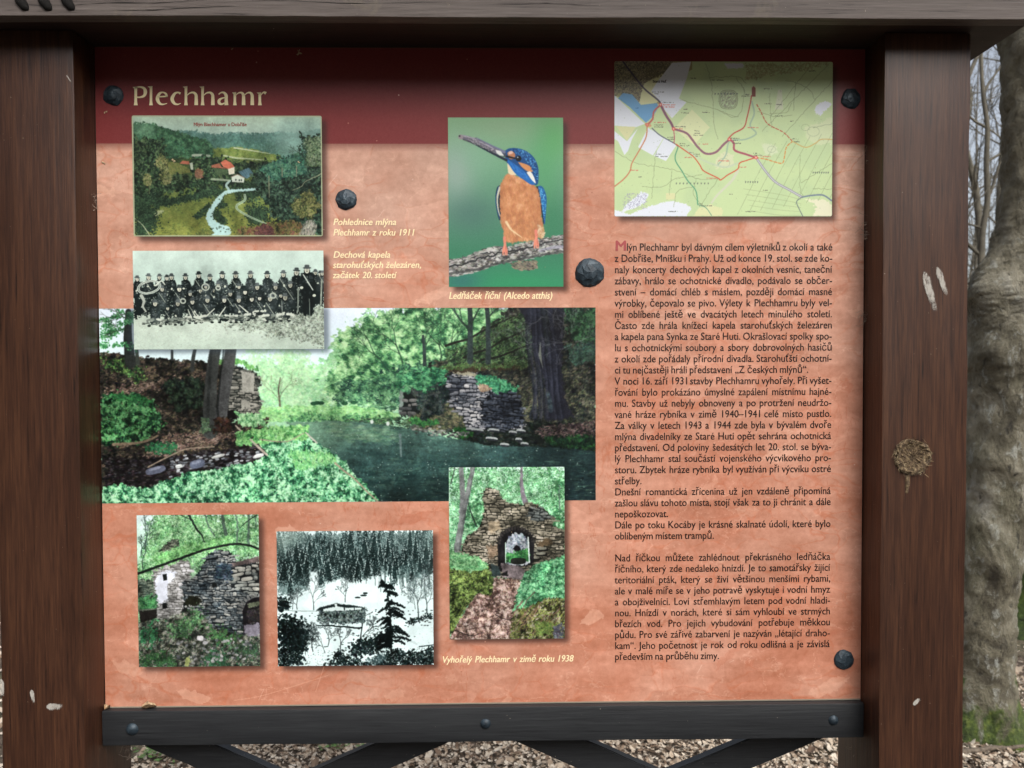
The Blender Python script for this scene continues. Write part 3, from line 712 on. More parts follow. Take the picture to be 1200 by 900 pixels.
def paint_ruin(w, h):
    p = Paint(w, h, (50, 38, 712, 859), 14)
    R = p.r
    p.a[:] = p.grad([(38, (206, 226, 226)), (240, (180, 222, 196)), (420, (110, 150, 110))])
    G = [(58, 104, 68), (92, 150, 94), (132, 188, 128), (184, 222, 178)]
    for q in range(6):
        m = p.mask([(140, 38), (712, 38), (712, 260), (560, 250), (300, 330), (60, 330), (120, 180)], 26, 50)
        p.leaves(m, 3600, 3.6, G, 30, .6, bias=.02, mix=.16, con=.26)
    p.leaves(p.mask([(50, 300), (160, 330), (150, 390), (50, 370)], 8, 20), 700, 5, G, 20)
    for pts, a, b in (([(515, 38), (522, 90), (535, 160)], 16, 20), ([(590, 38), (596, 110), (592, 200)], 9, 10), ([(656, 38), (655, 200)], 12, 14),
                      ([(420, 38), (440, 100), (470, 150)], 8, 8), ([(695, 50), (696, 110)], 6, 6)):
        p.line(pts, a, b, (86, 112, 96), wob=2, jit=6)
    p.line([(332, 38), (360, 90), (400, 150), (430, 215)], 13, 6, (34, 46, 40), wob=2)
    p.line([(290, 38), (330, 58), (350, 66)], 5, 4, (40, 52, 46))
    p.line([(700, 42), (650, 74), (612, 106)], 7, 3, (40, 52, 46))
    for x, y, a in ((80, 330, 1.7), (70, 260, 1.5), (88, 220, 1.3)):
        p.twigs(x, y, a, 70, 6, (52, 74, 64), 4, .4)
    p.twigs(390, 350, 2.2, 40, 4, (110, 130, 110), 3)
    # far gable
    m = p.mask([(165, 235), (200, 200), (235, 168), (275, 170), (282, 205), (230, 225)], 3, 8)
    p.stones(m, 14, 7, [(52, 58, 50), (84, 90, 78), (120, 124, 108)], (28, 36, 30))
    # whitish wall
    m = p.mask([(135, 330), (200, 310), (290, 280), (330, 282), (345, 330), (330, 400), (300, 480), (320, 600), (150, 600), (140, 480)], 3, 10)
    p.stones(m, 20, 10, [(110, 110, 108), (158, 158, 156), (198, 198, 200)], (92, 92, 88), 0, 12)
    p.poly([(142, 385), (180, 345), (235, 335), (262, 350), (235, 392), (212, 420), (208, 500), (180, 520), (150, 500)], (206, 212, 224), 5, 14)
    p.poly([(185, 358), (208, 354), (210, 388), (190, 392)], (26, 30, 30))
    p.poly([(180, 515), (205, 508), (212, 540), (185, 545)], (24, 28, 28), 2, 5)
    # left low things
    m = p.mask([(50, 380), (130, 390), (140, 480), (50, 500)], 4, 10)
    p.stones(m, 18, 9, [(60, 72, 66), (92, 104, 92), (116, 124, 108)], (36, 48, 40))
    p.leaves(p.mask([(60, 490), (150, 470), (150, 545), (60, 545)], 6, 14), 400, 5, [(36, 80, 50), (84, 150, 92)], 12)
    p.poly([(55, 555), (150, 545), (152, 590), (110, 615), (60, 622)], (30, 28, 26), 2, 6)
    p.line([(52, 552), (150, 543)], 8, 7, (86, 90, 82), False)
    # main wall
    m = p.mask([(290, 400), (360, 375), (400, 320), (440, 240), (480, 224), (545, 235), (580, 262), (590, 300), (712, 285), (712, 690), (560, 690), (440, 660), (400, 610), (290, 600), (300, 500)], 3, 12)
    p.stones(m, 24, 11, [(44, 54, 60), (78, 88, 92), (118, 124, 124), (162, 164, 158)], (22, 28, 32), .02, 18)
    m2 = p.mask([(560, 330), (712, 290), (712, 500), (650, 470), (560, 430)], 3, 12)
    p.stones(m2, 40, 17, [(92, 98, 96), (132, 136, 130), (168, 168, 158)], (30, 34, 36), -.08, 16)
    p.poly([(560, 300), (712, 262), (712, 292), (566, 320)], (104, 92, 90), 2, 8)
    m = p.mask([(480, 300), (555, 310), (560, 390), (480, 380)], 6, 14)
    p.leaves(m, 500, 7, [(22, 34, 44), (48, 66, 78), (84, 100, 108)], 16, .4, 0, .5)
    p.poly([(300, 500), (330, 475), (380, 480), (398, 510), (360, 530), (300, 525)], (30, 32, 24), 4, 10)
    p.poly([(450, 405), (480, 402), (482, 430), (455, 430)], (24, 28, 28), 2, 6)
    p.poly([(285, 545), (320, 540), (325, 570), (290, 572)], (24, 26, 26), 3, 6)
    # arch on the right
    t = np.linspace(-1.5, .1, 9)
    for q in t:
        x, y = 700 + 95 * math.sin(q), 575 - 92 * math.cos(q)
        p.dabs(x, y, 20, 7, -1.57 + q + 3.14, (118, 120, 118), p=3)
    p.poly([(622, 690), (618, 560), (640, 510), (680, 488), (712, 484), (712, 700)], (30, 28, 32))
    p.poly([(645, 520), (712, 505), (712, 530), (650, 545)], (96, 104, 84), 2, 6)
    m = p.mask([(640, 560), (712, 545), (712, 620), (650, 625)], 3, 8)
    p.leaves(m, 200, 6, [(34, 32, 34), (70, 66, 66)], 10)
    p.poly([(625, 640), (712, 620), (712, 720), (630, 710)], (124, 120, 132), 4, 14)
    # undergrowth and rubble
    m = p.mask([(50, 620), (200, 600), (300, 560), (350, 545), (420, 600), (450, 650), (600, 690), (712, 700), (712, 859), (50, 859)], 5, 16)
    p.fill(m, (62, 66, 58))
    p.leaves(m, 8500, 4.8, [(24, 30, 26), (54, 62, 52), (90, 96, 84), (140, 142, 130)], 34, .5, -.4, 1.6)
    for pts, n, pal in (([(60, 650), (160, 640), (150, 710), (60, 715)], 500, [(30, 90, 56), (70, 160, 96)]),
                        ([(230, 640), (380, 550), (400, 600), (300, 690), (230, 680)], 900, [(40, 84, 48), (84, 140, 84), (120, 170, 110)]),
                        ([(420, 660), (600, 690), (560, 740), (440, 700)], 700, [(44, 90, 48), (90, 150, 84)]),
                        ([(60, 780), (240, 790), (240, 859), (60, 859)], 800, [(30, 60, 36), (70, 130, 72)]),
                        ([(560, 730), (712, 730), (712, 800), (600, 800)], 500, [(34, 64, 44), (76, 116, 80)]),
                        ([(400, 790), (520, 780), (540, 859), (420, 859)], 500, [(30, 80, 50), (80, 150, 96)])):
        p.leaves(p.mask(pts, 22, 26), n, 4, [tuple(int(.72 * q_ + 14) for q_ in c_) for c_ in pal], 14, bias=-.08)
    n = 60
    p.dabs(250 + R.rand(n) * 440, 700 + R.rand(n) * 140, 10, 6, R.randn(n) * .5, p.ramp([(66, 70, 72), (120, 124, 124), (168, 168, 166)], R.rand(n)), p=3)
    p.dabs([385, 412], [704, 730], [18, 14], [13, 9], 0, [(206, 204, 206), (170, 170, 172)], p=3)
    p.poly([(300, 859), (305, 810), (325, 800), (330, 830), (318, 859)], (140, 150, 90), 3, 8)
    for x, y in ((95, 720), (150, 700), (200, 760), (560, 720)):
        p.line([(x, y + 30), (x + R.randint(10, 40), y - 60)], 6, 3, (50, 44, 38), wob=3)
    # leaning dark branch
    p.leaves(p.mask([(140, 270), (320, 190), (560, 150), (560, 190), (380, 240), (140, 330)], 10, 20), 1700, 3.8, [(70, 124, 70), (108, 172, 98), (150, 204, 138)], 18)
    p.line([(52, 352), (150, 318), (260, 280), (400, 232), (500, 208), (590, 196), (660, 206), (712, 226)], 14, 12, (30, 38, 34), wob=1)
    p.finish(1.6, .12, 4, 1.1)
    return p.out()


def paint_winter(w, h):
    p = Paint(w, h, (50, 60, 965, 850), 15)
    R = p.r
    p.a[:] = (206, 226, 226)
    p.a += p.noise(120, 2)[..., None] * 4
    pal = [(14, 28, 28), (36, 54, 54), (78, 100, 98), (140, 166, 162)]
    m = p.mask([(50, 130), (100, 95), (200, 80), (300, 72), (965, 66), (965, 300), (880, 340), (780, 350), (640, 300), (540, 350), (420, 330), (350, 370), (290, 380), (280, 290), (220, 400), (110, 440), (50, 430)], 12, 24)
    p.fill(m, (104, 128, 126))
    hz = p.noise(90, 1.4)
    for q in range(640):                                   # conifers, one by one, back to front
        f = q / 640
        x = R.uniform(50, 965)
        y = 110 + f * 260 + R.randn() * 14
        iy, ix = int(np.clip((y - p.y0) * p.sy, 0, p.H - 1)), int(np.clip((x - p.x0) * p.sx, 0, p.W - 1))
        if m[iy, ix] < .5:
            continue
        hh = R.uniform(50, 90)
        k = int(hh / 2.4)
        t = R.rand(k)
        wd = (3 + t * hh * .17) * (1 if x < 640 else .7)
        c = p.ramp(pal, .34 - f * .22 + .14 * hz[iy, ix] + R.randn(k) * .13 + (1 - f) * .22)
        p.dabs(x + R.uniform(-1, 1, k) * wd, y - hh + t * hh, 2.6, 4.2, R.randn(k) * .6, c)
    n = 3000
    x, y, k = p.pick(m, n)
    p.dabs(x, y, 1.8, 2.6, 0, p.ramp([(130, 156, 154), (220, 236, 234)], R.rand(n)), alpha=.8)
    for q in range(46):
        x = R.uniform(620, 960)
        p.line([(x, R.uniform(200, 300)), (x + R.randn() * 4, R.uniform(330, 430))], 2.6, 3.4, (60, 78, 76), alpha=.8)
    for q in range(22):
        x = R.uniform(470, 640)
        p.line([(x, 260), (x + R.randn() * 3, R.uniform(320, 400))], 2.6, 3, (50, 66, 64), alpha=.8)
    for q in range(64):                                   # the nearer conifers stand out one by one
        f = q / 64
        x = 50 + 915 * ((q * .618) % 1) + R.randn() * 6
        y = 200 + f * 215 + R.randn() * 12
        iy, ix = int(np.clip((y - 22 - p.y0) * p.sy, 0, p.H - 1)), int(np.clip((x - p.x0) * p.sx, 0, p.W - 1))
        if m[iy, ix] < .5:
            continue
        hh = R.uniform(70, 170)
        k = int(hh * 1.7)
        t = R.rand(k)
        wd = (2 + t * hh * .19) * (1 if x < 640 else .6)
        xx = x + R.uniform(-1, 1, k) * wd
        yy = y - hh + t * hh + np.abs(xx - x) * .3
        c = p.ramp([(12, 24, 24), (28, 44, 44), (54, 74, 72)], R.rand(k) * .8 + (1 - f) * .25)
        p.dabs(xx, yy, 2.4, 3.2, R.randn(k) * .6, c)
        kk = int(k * .16)
        p.dabs(x + wd[:kk] * (1.05 + R.rand(kk) * .5) * R.choice([-1, 1], kk), (y - hh + t * hh)[:kk], 1.8, 3., 0, p.ramp([(130, 156, 154), (222, 238, 236)], R.rand(kk)))
        p.line([(x, y - 8), (x, y + 10)], 3, 3, (24, 36, 36))
    p.fill(np.clip(p.blurmask(p.mask([(50, 60), (250, 60), (150, 130), (50, 190)]), 30), 0, 1), (150, 172, 160), .6)
    p.fill(np.clip(p.blurmask(p.mask([(860, 60), (965, 60), (965, 220), (900, 160)]), 30), 0, 1), (130, 156, 150), .35)
    # white slope
    for pts in ([(280, 400), (350, 370), (420, 330), (500, 360), (640, 390), (640, 480), (500, 470), (300, 470), (250, 520), (200, 500), (240, 420)],
                [(240, 300), (285, 290), (290, 390), (260, 480), (240, 420)]):
        m2 = p.mask(pts, 6, 20)
        p.fill(np.clip(p.blurmask(m2, 3), 0, 1), (216, 234, 234), .93)
    # bare trees
    for x, y, L, a, wd, c in ((447, 475, 62, 1.55, 5, 60), (262, 520, 70, 1.6, 5, 60), (165, 515, 46, 1.7, 5, 60), (138, 515, 40, 1.5, 4, 60),
                              (875, 580, 92, 1.57, 7, 44), (925, 545, 110, 1.55, 7, 60), (858, 520, 50, 1.7, 4, 80), (528, 740, 96, 1.45, 9, 24),
                              (418, 790, 70, 1.65, 7, 30), (255, 765, 66, 1.75, 6, 40), (345, 730, 60, 1.4, 5, 50), (325, 770, 60, 1.9, 4, 50), (610, 640, 30, 1.5, 4, 60), (210, 780, 60, 1.5, 5, 40)):
        p.twigs(x, y, a, L, wd, (c * .8, c, c), 5, .42, alpha=.85)
    p.leaves(p.mask([(820, 330), (960, 300), (960, 450), (830, 470)], 8, 18), 900, 2.5, [(70, 90, 88), (150, 170, 168)], 10, alpha=.6)
    # ruin
    p.poly([(276, 526), (298, 506), (330, 498), (396, 482), (426, 489), (470, 492), (552, 506), (556, 520), (440, 518), (330, 526)], (34, 46, 46), 1.5, 5)
    p.poly([(296, 530), (440, 526), (562, 518), (566, 560), (560, 592), (430, 602), (352, 590), (284, 580)], (84, 98, 96), 2, 6)
    p.leaves(p.mask([(296, 530), (562, 518), (560, 592), (430, 602), (284, 580)], 3, 8), 900, 5, [(24, 36, 36), (76, 92, 90), (140, 158, 154)], 14)
    p.poly([(318, 516), (400, 500), (440, 508), (545, 510), (540, 520), (440, 526), (320, 527)], (200, 218, 216), 1, 4)
    p.poly([(384, 486), (398, 484), (400, 506), (388, 508)], (206, 222, 220))
    p.line([(440, 490), (442, 520)], 7, 7, (30, 42, 42), False)
    p.line([(500, 498), (500, 522)], 5, 5, (40, 54, 54), False)
    p.dabs([330, 360, 400, 440, 480], [548, 556, 560, 560, 560], 6, 9, 0, (20, 28, 28), p=3)
    p.line([(60, 520), (150, 525), (280, 528)], 4, 3, (70, 86, 84), alpha=.6)
    p.line([(285, 612), (380, 616), (540, 630)], 6, 10, (14, 24, 24), wob=2)
    n = 150
    x = R.uniform(80, 960, n)
    p.dabs(x, R.uniform(520, 740, n), R.uniform(3, 9, n), 2.6, 0, p.ramp([(20, 34, 34), (90, 108, 106)], R.rand(n)))
    p.dabs([565, 555, 520], [425, 438, 450], [14, 20, 16], [6, 5, 5], 0, (24, 36, 36))
    # dark masses
    K = [(8, 16, 16), (14, 26, 26), (30, 46, 46), (80, 98, 96)]
    for pts, n in (([(50, 565), (120, 560), (190, 590), (215, 640), (210, 720), (185, 840), (50, 850)], 3600), ([(50, 440), (100, 460), (110, 500), (60, 530)], 500),
                   ([(340, 850), (380, 790), (440, 770), (460, 850)], 900), ([(490, 790), (480, 740), (560, 695), (640, 700), (640, 750), (540, 790)], 1500),
                   ([(560, 850), (640, 790), (760, 760), (870, 790), (965, 740), (965, 850)], 3600), ([(640, 660), (700, 650), (700, 710), (640, 700)], 500),
                   ([(450, 850), (520, 800), (560, 850)], 300)):
        m2 = p.mask(pts, 16, 22) * (p.noise(16, 1.2) > -.75 - (pts[0][0] < 60))
        p.leaves(m2, int(n * 1.2), 4.6, K, 18, .55, con=.22, bias=-.16)
    p.poly([(570, 830), (640, 780), (700, 790), (660, 840), (600, 845)], (70, 92, 94), 6, 14, alpha=.7)
    for q in range(20):
        p.twigs(R.uniform(150, 230), R.uniform(640, 780), R.uniform(.3, 2.6), 30, 3, (24, 36, 36), 3, .5)
    # the large conifer
    p.line([(716, 800), (714, 640), (706, 500), (690, 400), (664, 345)], 13, 4, (12, 20, 20), wob=2)
    for q in range(64):
        f = (q + R.rand()) / 64
        y0 = 352 + f * 400
        tx = np.interp(y0, [345, 400, 500, 640, 800], [664, 690, 706, 714, 716])
        sg = -1 if R.rand() < .5 else 1
        if R.rand() < .22:
            continue
        L = (34 + 95 * f**.8) * R.uniform(.25, 1.15) * (1.15 if sg > 0 else .8)
        if .22 < f < .3 or (sg < 0 and .62 < f < .78 and R.rand() < .6):
            L *= .4
        n = int(L * 1.1)
        t = R.rand(n)**.8
        x = tx + sg * L * t
        y = y0 + L * .28 * t**1.6 - 8 * np.sin(t * 3) + R.randn(n) * (2.5 + 4 * (1 - t))
        p.line([(tx, y0), (tx + sg * L * .5, y0 + L * .02), (tx + sg * L, y0 + L * .28)], 4, 2, (16, 26, 26))
        p.dabs(x, y, 4.2, 2.4, R.randn(n) * .6, p.ramp(K[:3], R.rand(n) * .6))
    p.poly([(800, 730), (965, 600), (965, 735), (880, 742)], (204, 224, 224), 2, 8, alpha=.9)
    p.line([(880, 742), (965, 732)], 6, 5, (30, 44, 44))
    n = 500
    x, y, k = p.pick(p.mask([(50, 760), (965, 740), (965, 850), (50, 850)]), n)
    p.dabs(x, y, 3.4, 2.4, 0, p.ramp([(60, 80, 80), (220, 236, 234)], R.rand(n)), alpha=.8)
    p.leaves(p.mask([(800, 590), (960, 540), (960, 575), (820, 610)], 4, 8), 200, 4, K, 8)
    p.finish(1.6, .06, 4, 1.15)
    return p.out()


def paint_arch(w, h):
    p = Paint(w, h, (47, 30, 614, 877), 16)
    R = p.r
    p.a[:] = p.grad([(30, (206, 234, 224)), (250, (176, 226, 194)), (420, (110, 160, 120))])
    G = [(52, 104, 70), (84, 150, 96), (124, 192, 136), (184, 228, 190)]
    for q in range(5):
        m = p.mask([(47, 30), (614, 30), (614, 370), (560, 340), (200, 330), (47, 440)], 25, 50)
        p.leaves(m, 3600, 3.3, G, 30, .55, bias=.05, mix=.15, con=.26)
    p.leaves(p.mask([(540, 100), (614, 90), (614, 360), (560, 330)], 10, 25), 1100, 5, G, 24, bias=-.1)
    p.leaves(p.mask([(130, 150), (210, 170), (200, 330), (140, 330)], 10, 25), 900, 5, G, 24, bias=-.12)
    for q in range(14):
        p.twigs(R.uniform(60, 600), R.uniform(60, 300), R.uniform(0, 3.1), 60, 3.5, (96, 130, 104), 3, .5, alpha=.7)
    # twin grey trunks
    p.line([(84, 450), (100, 340), (122, 220), (140, 140), (165, 30)], 34, 20, (128, 134, 132), wob=1.5, jit=8)
    p.line([(110, 250), (112, 150), (108, 30)], 30, 22, (118, 122, 122), wob=1.5, jit=8)
    p.line([(97, 440), (112, 340), (132, 220), (150, 140), (172, 30)], 10, 6, (84, 90, 90), alpha=.6, wob=1)
    p.line([(55, 110), (70, 60), (75, 30)], 6, 5, (80, 96, 84))
    p.line([(420, 205), (405, 130), (404, 30)], 26, 10, (116, 110, 118), wob=2, jit=8)
    p.line([(590, 240), (588, 120)], 7, 6, (100, 130, 112), wob=2)
    p.line([(180, 320), (150, 240), (140, 200)], 8, 5, (50, 70, 60))
    # wall
    m = p.mask([(100, 450), (130, 370), (190, 335), (205, 300), (222, 240), (212, 180), (218, 140), (250, 128), (285, 140), (300, 172), (330, 205), (400, 215), (440, 208), (500, 222), (556, 280), (548, 310), (614, 350), (614, 480), (480, 500), (430, 540), (390, 590), (250, 565), (230, 500)], 3, 10)
    p.stones(m, 24, 10, [(66, 66, 56), (104, 100, 86), (142, 136, 118), (174, 166, 150)], (38, 38, 32), .03, 14)
    m = p.mask([(440, 225), (500, 228), (552, 282), (480, 300), (430, 260)], 3, 10)
    p.stones(m, 26, 9, [(52, 58, 58), (86, 92, 90), (116, 120, 114)], (28, 32, 32), .08, 12)
    p.poly([(240, 300), (290, 290), (300, 330), (260, 360), (238, 340)], (168, 150, 122), 5, 12, alpha=.7)
    p.poly([(230, 420), (280, 410), (282, 470), (240, 480)], (148, 122, 98), 5, 12, alpha=.7)
    p.poly([(480, 400), (530, 380), (560, 400), (530, 420), (480, 420)], (96, 82, 62), 4, 10)
    for x, y in ((470, 445), (500, 460), (470, 480), (505, 435)):
        p.dabs(x, y, 28, 10, 0, (30, 30, 28), p=3)
        p.dabs(x - 4, y - 5, 24, 7, 0, (120, 120, 108), p=3)
    # arch
    p.poly([(285, 520), (285, 400), (300, 355), (335, 328), (375, 322), (420, 332), (455, 365), (464, 410), (462, 500), (440, 512), (300, 545)], (30, 30, 32), 1, 6)
    for q in np.linspace(-1.5, 1.4, 17):
        x, y = 375 + 88 * math.sin(q), 408 - 80 * math.cos(q)
        p.dabs(x, y, 11, 5, q - 1.57, (58, 56, 54), p=3)
    m = p.poly([(324, 505), (324, 410), (338, 375), (372, 357), (412, 366), (432, 395), (440, 500), (400, 512)], (136, 146, 156))
    p.leaves(m, 600, 6, [(90, 100, 112), (140, 150, 160), (180, 186, 190)], 18)
    p.poly([(360, 430), (375, 412), (392, 420), (400, 440), (375, 448)], (24, 24, 28))
    p.leaves(p.mask([(326, 450), (350, 460), (400, 440), (435, 430), (440, 490), (330, 500)], 3, 8) * m, 300, 6, [(36, 90, 50), (80, 150, 84)], 10)
    p.dabs(385, 492, 38, 16, 0, (34, 38, 34), p=3)
    p.line([(434, 375), (440, 500)], 7, 6, (200, 214, 210), False)
    p.line([(323, 400), (323, 500)], 4, 4, (190, 220, 200), False)
    m = p.poly([(300, 500), (400, 520), (420, 545), (400, 585), (310, 570)], (118, 108, 110), 2, 8)
    p.poly([(255, 565), (250, 500), (290, 520), (300, 565)], (52, 66, 66), 2, 8)
    p.poly([(290, 560), (330, 540), (335, 568)], (24, 24, 24), 2, 5)
    # path
    m = p.mask([(50, 860), (110, 760), (180, 650), (255, 620), (250, 575), (395, 585), (390, 650), (370, 720), (345, 877), (50, 877)], 2, 8)
    p.fill(m, (128, 104, 92))
    p.leaves(m, 7500, 4.3, [(66, 50, 46), (112, 88, 78), (158, 132, 120), (204, 184, 174)], 30, .5)
    p.line([(270, 755), (310, 775), (350, 785)], 4, 3, (50, 40, 36))
    p.line([(70, 830), (150, 860), (190, 850)], 4, 3, (40, 32, 30))
    # mossy banks
    m = p.mask([(47, 455), (110, 460), (190, 480), (235, 520), (258, 590), (250, 660), (180, 645), (110, 740), (60, 840), (47, 840)], 3, 8)
    p.fill(m, (60, 72, 40))
    p.leaves(m, 6000, 4.3, [(30, 36, 26), (62, 78, 40), (96, 118, 58), (138, 162, 92)], 20, .5, -.6, 1.2)
    p.leaves(p.mask([(47, 440), (190, 475), (235, 520), (150, 540), (47, 520)], 4, 10), 1800, 4, [(66, 120, 76), (100, 162, 106), (146, 196, 142)], 16)
    m = p.mask([(400, 600), (420, 550), (500, 500), (614, 470), (614, 700), (500, 690), (420, 740), (365, 740), (380, 660)], 4, 10)
    p.leaves(m, 7000, 4.4, [(36, 84, 56), (62, 128, 84), (94, 166, 116), (140, 202, 152)], 20, .6, mix=.2)
    m = p.mask([(345, 877), (360, 740), (440, 720), (520, 680), (614, 680), (614, 877)], 4, 10)
    p.fill(m, (70, 66, 50))
    p.leaves(m, 2400, 6, [(34, 34, 26), (84, 84, 50), (124, 140, 66), (150, 140, 128)], 22, .4, -.8, .8)
    for q in range(12):
        x, y = R.uniform(400, 600), R.uniform(640, 800)
        p.line([(x, y), (x - 60, y + 90)], 4, 3, (116, 84, 78), wob=3)
    p.leaves(p.mask([(560, 820), (600, 800), (614, 877), (560, 877)], 3, 8), 80, 6, [(60, 62, 70), (96, 98, 106)], 10)
    p.leaves(p.mask([(470, 790), (560, 800), (540, 860), (470, 860)], 3, 8), 260, 4, [(80, 104, 50), (124, 148, 76)], 10)
    p.finish(1.4, .12, 4, 1.1)
    return p.out()


def paint_kingfisher(w, h):
    p = Paint(w, h, (61, 30, 587, 806), 17)
    R = p.r
    p.a[:] = (94, 150, 110)
    g = p.grad([(30, (134, 176, 134)), (250, (112, 160, 128)), (450, (88, 136, 112)), (650, (64, 124, 96)), (806, (58, 140, 100))])
    p.a[:] = g
    for x, y, rx, ry, c, al in ((95, 280, 90, 160, (150, 168, 160), .8), (160, 470, 120, 90, (76, 110, 104), .6), (500, 250, 90, 220, (84, 158, 104), .6), (300, 80, 160, 60, (140, 166, 136), .5),
                                (550, 120, 70, 100, (92, 168, 100), .6), (540, 500, 70, 120, (50, 120, 84), .5), (120, 780, 90, 50, (56, 100, 110), .6), (400, 790, 160, 40, (52, 144, 96), .5), (200, 200, 80, 80, (130, 172, 146), .5)):
        m = np.exp(-(((p.U - x) / rx)**2 + ((p.V - y) / ry)**2))
        p.fill(m.astype(np.float32), c, al)
    # branch
    m = p.mask([(61, 680), (130, 670), (200, 640), (270, 618), (330, 622), (400, 606), (450, 592), (520, 578), (587, 565), (587, 648), (500, 660), (420, 678), (330, 690), (250, 712), (190, 736), (61, 758)], 2, 12)
    p.fill(m, (128, 128, 124))
    p.leaves(m, 2400, 8, [(62, 62, 62), (112, 112, 108), (160, 160, 154), (204, 204, 200)], 22, .25, -.22, .5)
    p.line([(61, 745), (180, 728), (300, 694), (420, 672), (587, 642)], 12, 10, (60, 62, 62), alpha=.7, wob=2)
    p.line([(64, 712), (140, 700), (160, 690), (300, 650), (420, 628), (470, 608), (587, 590)], 7, 5, (44, 46, 48), wob=3)
    p.line([(150, 670), (240, 650), (330, 650), (400, 634)], 4, 5, (50, 50, 52), wob=3)
    p.line([(70, 690), (130, 680), (220, 645), (280, 630)], 6, 5, (196, 196, 190), wob=2, alpha=.7)
    p.line([(480, 640), (540, 625), (587, 622)], 14, 14, (158, 158, 176), alpha=.7)
    n = 60
    x, y, k = p.pick(m, n)
    p.dabs(x, y, 9, 1.6, R.randn(n) * .5 + .6, (48, 50, 50), alpha=.7)
    # tail below
    m = p.mask([(345, 700), (400, 690), (460, 685), (462, 712), (440, 724), (385, 726), (360, 716)], 2, 8)
    p.leaves(m, 300, 8, [(60, 62, 62), (112, 108, 96), (150, 140, 120)], 12, .35, .3, .5)
    # right wing
    p.poly([(462, 345), (485, 342), (500, 360), (510, 400), (506, 470), (500, 520), (488, 480), (478, 420)], (36, 92, 150), smooth=True)
    n = 240
    x, y, k = p.pick(p.mask([(474, 350), (500, 362), (506, 420), (500, 500), (484, 440)]), n)
    p.dabs(x, y, 3.4, 2.4, .8, p.ramp([(24, 76, 130), (40, 120, 186), (130, 196, 226)], R.rand(n)))
    p.line([(466, 348), (478, 400), (490, 470), (496, 515)], 10, 4, (22, 34, 44))
    p.line([(462, 360), (474, 420), (484, 470)], 8, 4, (196, 176, 140))
    # left wing
    p.poly([(296, 338), (282, 352), (275, 400), (280, 450), (292, 498), (300, 480), (300, 400)], (26, 44, 56), smooth=True)
    p.line([(294, 350), (284, 400), (288, 450), (296, 480)], 10, 4, (200, 196, 176))
    p.line([(290, 345), (277, 400), (283, 450), (294, 492)], 3, 3, (34, 86, 140))
    # body
    body = [(335, 285), (312, 310), (298, 350), (296, 420), (300, 500), (310, 545), (318, 585), (335, 600), (385, 596), (440, 592), (470, 580), (492, 576), (496, 540), (486, 480), (478, 400), (464, 350), (430, 325), (380, 300)]
    m = p.mask(body, 1.5, 8, True)
    p.fill(m, (198, 136, 94))
    p.leaves(m, 3000, 6, [(166, 108, 74), (194, 130, 88), (210, 150, 106), (222, 172, 130)], 50, .3, 1.45, .5, alpha=.45, mix=.16)
    sh = np.clip((p.U - 420) / 70, 0, 1) * m
    p.fill(sh, (140, 86, 58), .3)
    sh = np.clip((330 - p.U) / 34, 0, 1) * m
    p.fill(sh, (140, 88, 60), .3)
    p.leaves(m * (p.V > 500), 400, 7, [(158, 108, 76), (196, 140, 100)], 20, .3, 1.3, .5, alpha=.3)
    p.line([(325, 508), (345, 540), (370, 560), (396, 578)], 12, 3, (230, 206, 164), alpha=.9)
    p.line([(345, 535), (360, 560), (366, 575)], 6, 2, (220, 190, 146), alpha=.8)
    p.leaves(p.mask([(470, 520), (498, 530), (498, 578), (470, 578)], 2, 6), 90, 6, [(180, 140, 100), (220, 200, 170)], 10, .4)
    # head
    p.poly([(318, 182), (340, 170), (380, 170), (420, 184), (452, 212), (470, 250), (474, 290), (468, 335), (440, 330), (400, 300), (360, 280), (335, 250), (322, 215)], (26, 74, 128), smooth=True)
    p.poly([(330, 235), (350, 260), (372, 288), (352, 292), (336, 284), (332, 262)], (222, 206, 172), smooth=True)
    p.poly([(322, 214), (350, 232), (400, 268), (430, 300), (455, 330), (440, 336), (400, 310), (368, 286), (345, 255)], (34, 104, 178), smooth=True)
    p.poly([(330, 190), (350, 182), (366, 196), (362, 216), (340, 218)], (178, 120, 88), smooth=True)
    p.poly([(335, 186), (350, 181), (356, 192), (338, 198)], (214, 180, 164), smooth=True)
    p.poly([(378, 232), (410, 240), (440, 256), (446, 276), (425, 276), (400, 258)], (204, 140, 92), smooth=True)
    p.poly([(418, 280), (436, 276), (452, 300), (460, 330), (440, 312)], (226, 226, 220), smooth=True)
    n = 330
    x, y, k = p.pick(p.mask([(345, 174), (385, 172), (425, 190), (455, 220), (468, 260), (470, 320), (452, 290), (430, 240), (390, 205)]), n)
    p.dabs(x, y, 3.2, 2.2, .7, p.ramp([(14, 44, 88), (34, 96, 160), (110, 180, 226)], R.rand(n)))
    n = 90
    x, y, k = p.pick(p.mask([(345, 236), (400, 272), (445, 325), (400, 300), (355, 262)]), n)
    p.dabs(x, y, 6, 2, .8, p.ramp([(26, 84, 160), (60, 140, 214)], R.rand(n)))
    p.dabs(382, 216, 13, 13, 0, (14, 16, 20))
    p.dabs(378, 211, 3.4, 3.4, 0, (190, 206, 214))
    p.line([(322, 205), (350, 212), (372, 216)], 9, 6, (18, 22, 28))
    # fish and bill
    p.poly([(300, 175), (322, 180), (326, 212), (310, 206), (270, 190), (200, 152), (205, 136), (250, 156)], (62, 70, 84))
    p.line([(316, 186), (260, 160), (190, 124)], 14, 7, (110, 116, 142))
    p.line([(326, 224), (270, 196), (180, 150), (150, 136)], 12, 5, (32, 42, 56))
    p.line([(120, 118), (150, 124), (200, 142), (250, 168), (285, 186)], 20, 22, (104, 102, 116))
    p.line([(124, 112), (160, 120), (210, 142), (262, 168)], 7, 7, (164, 160, 176), alpha=.8)
    p.line([(130, 130), (200, 156), (262, 186)], 6, 5, (66, 66, 72), alpha=.8)
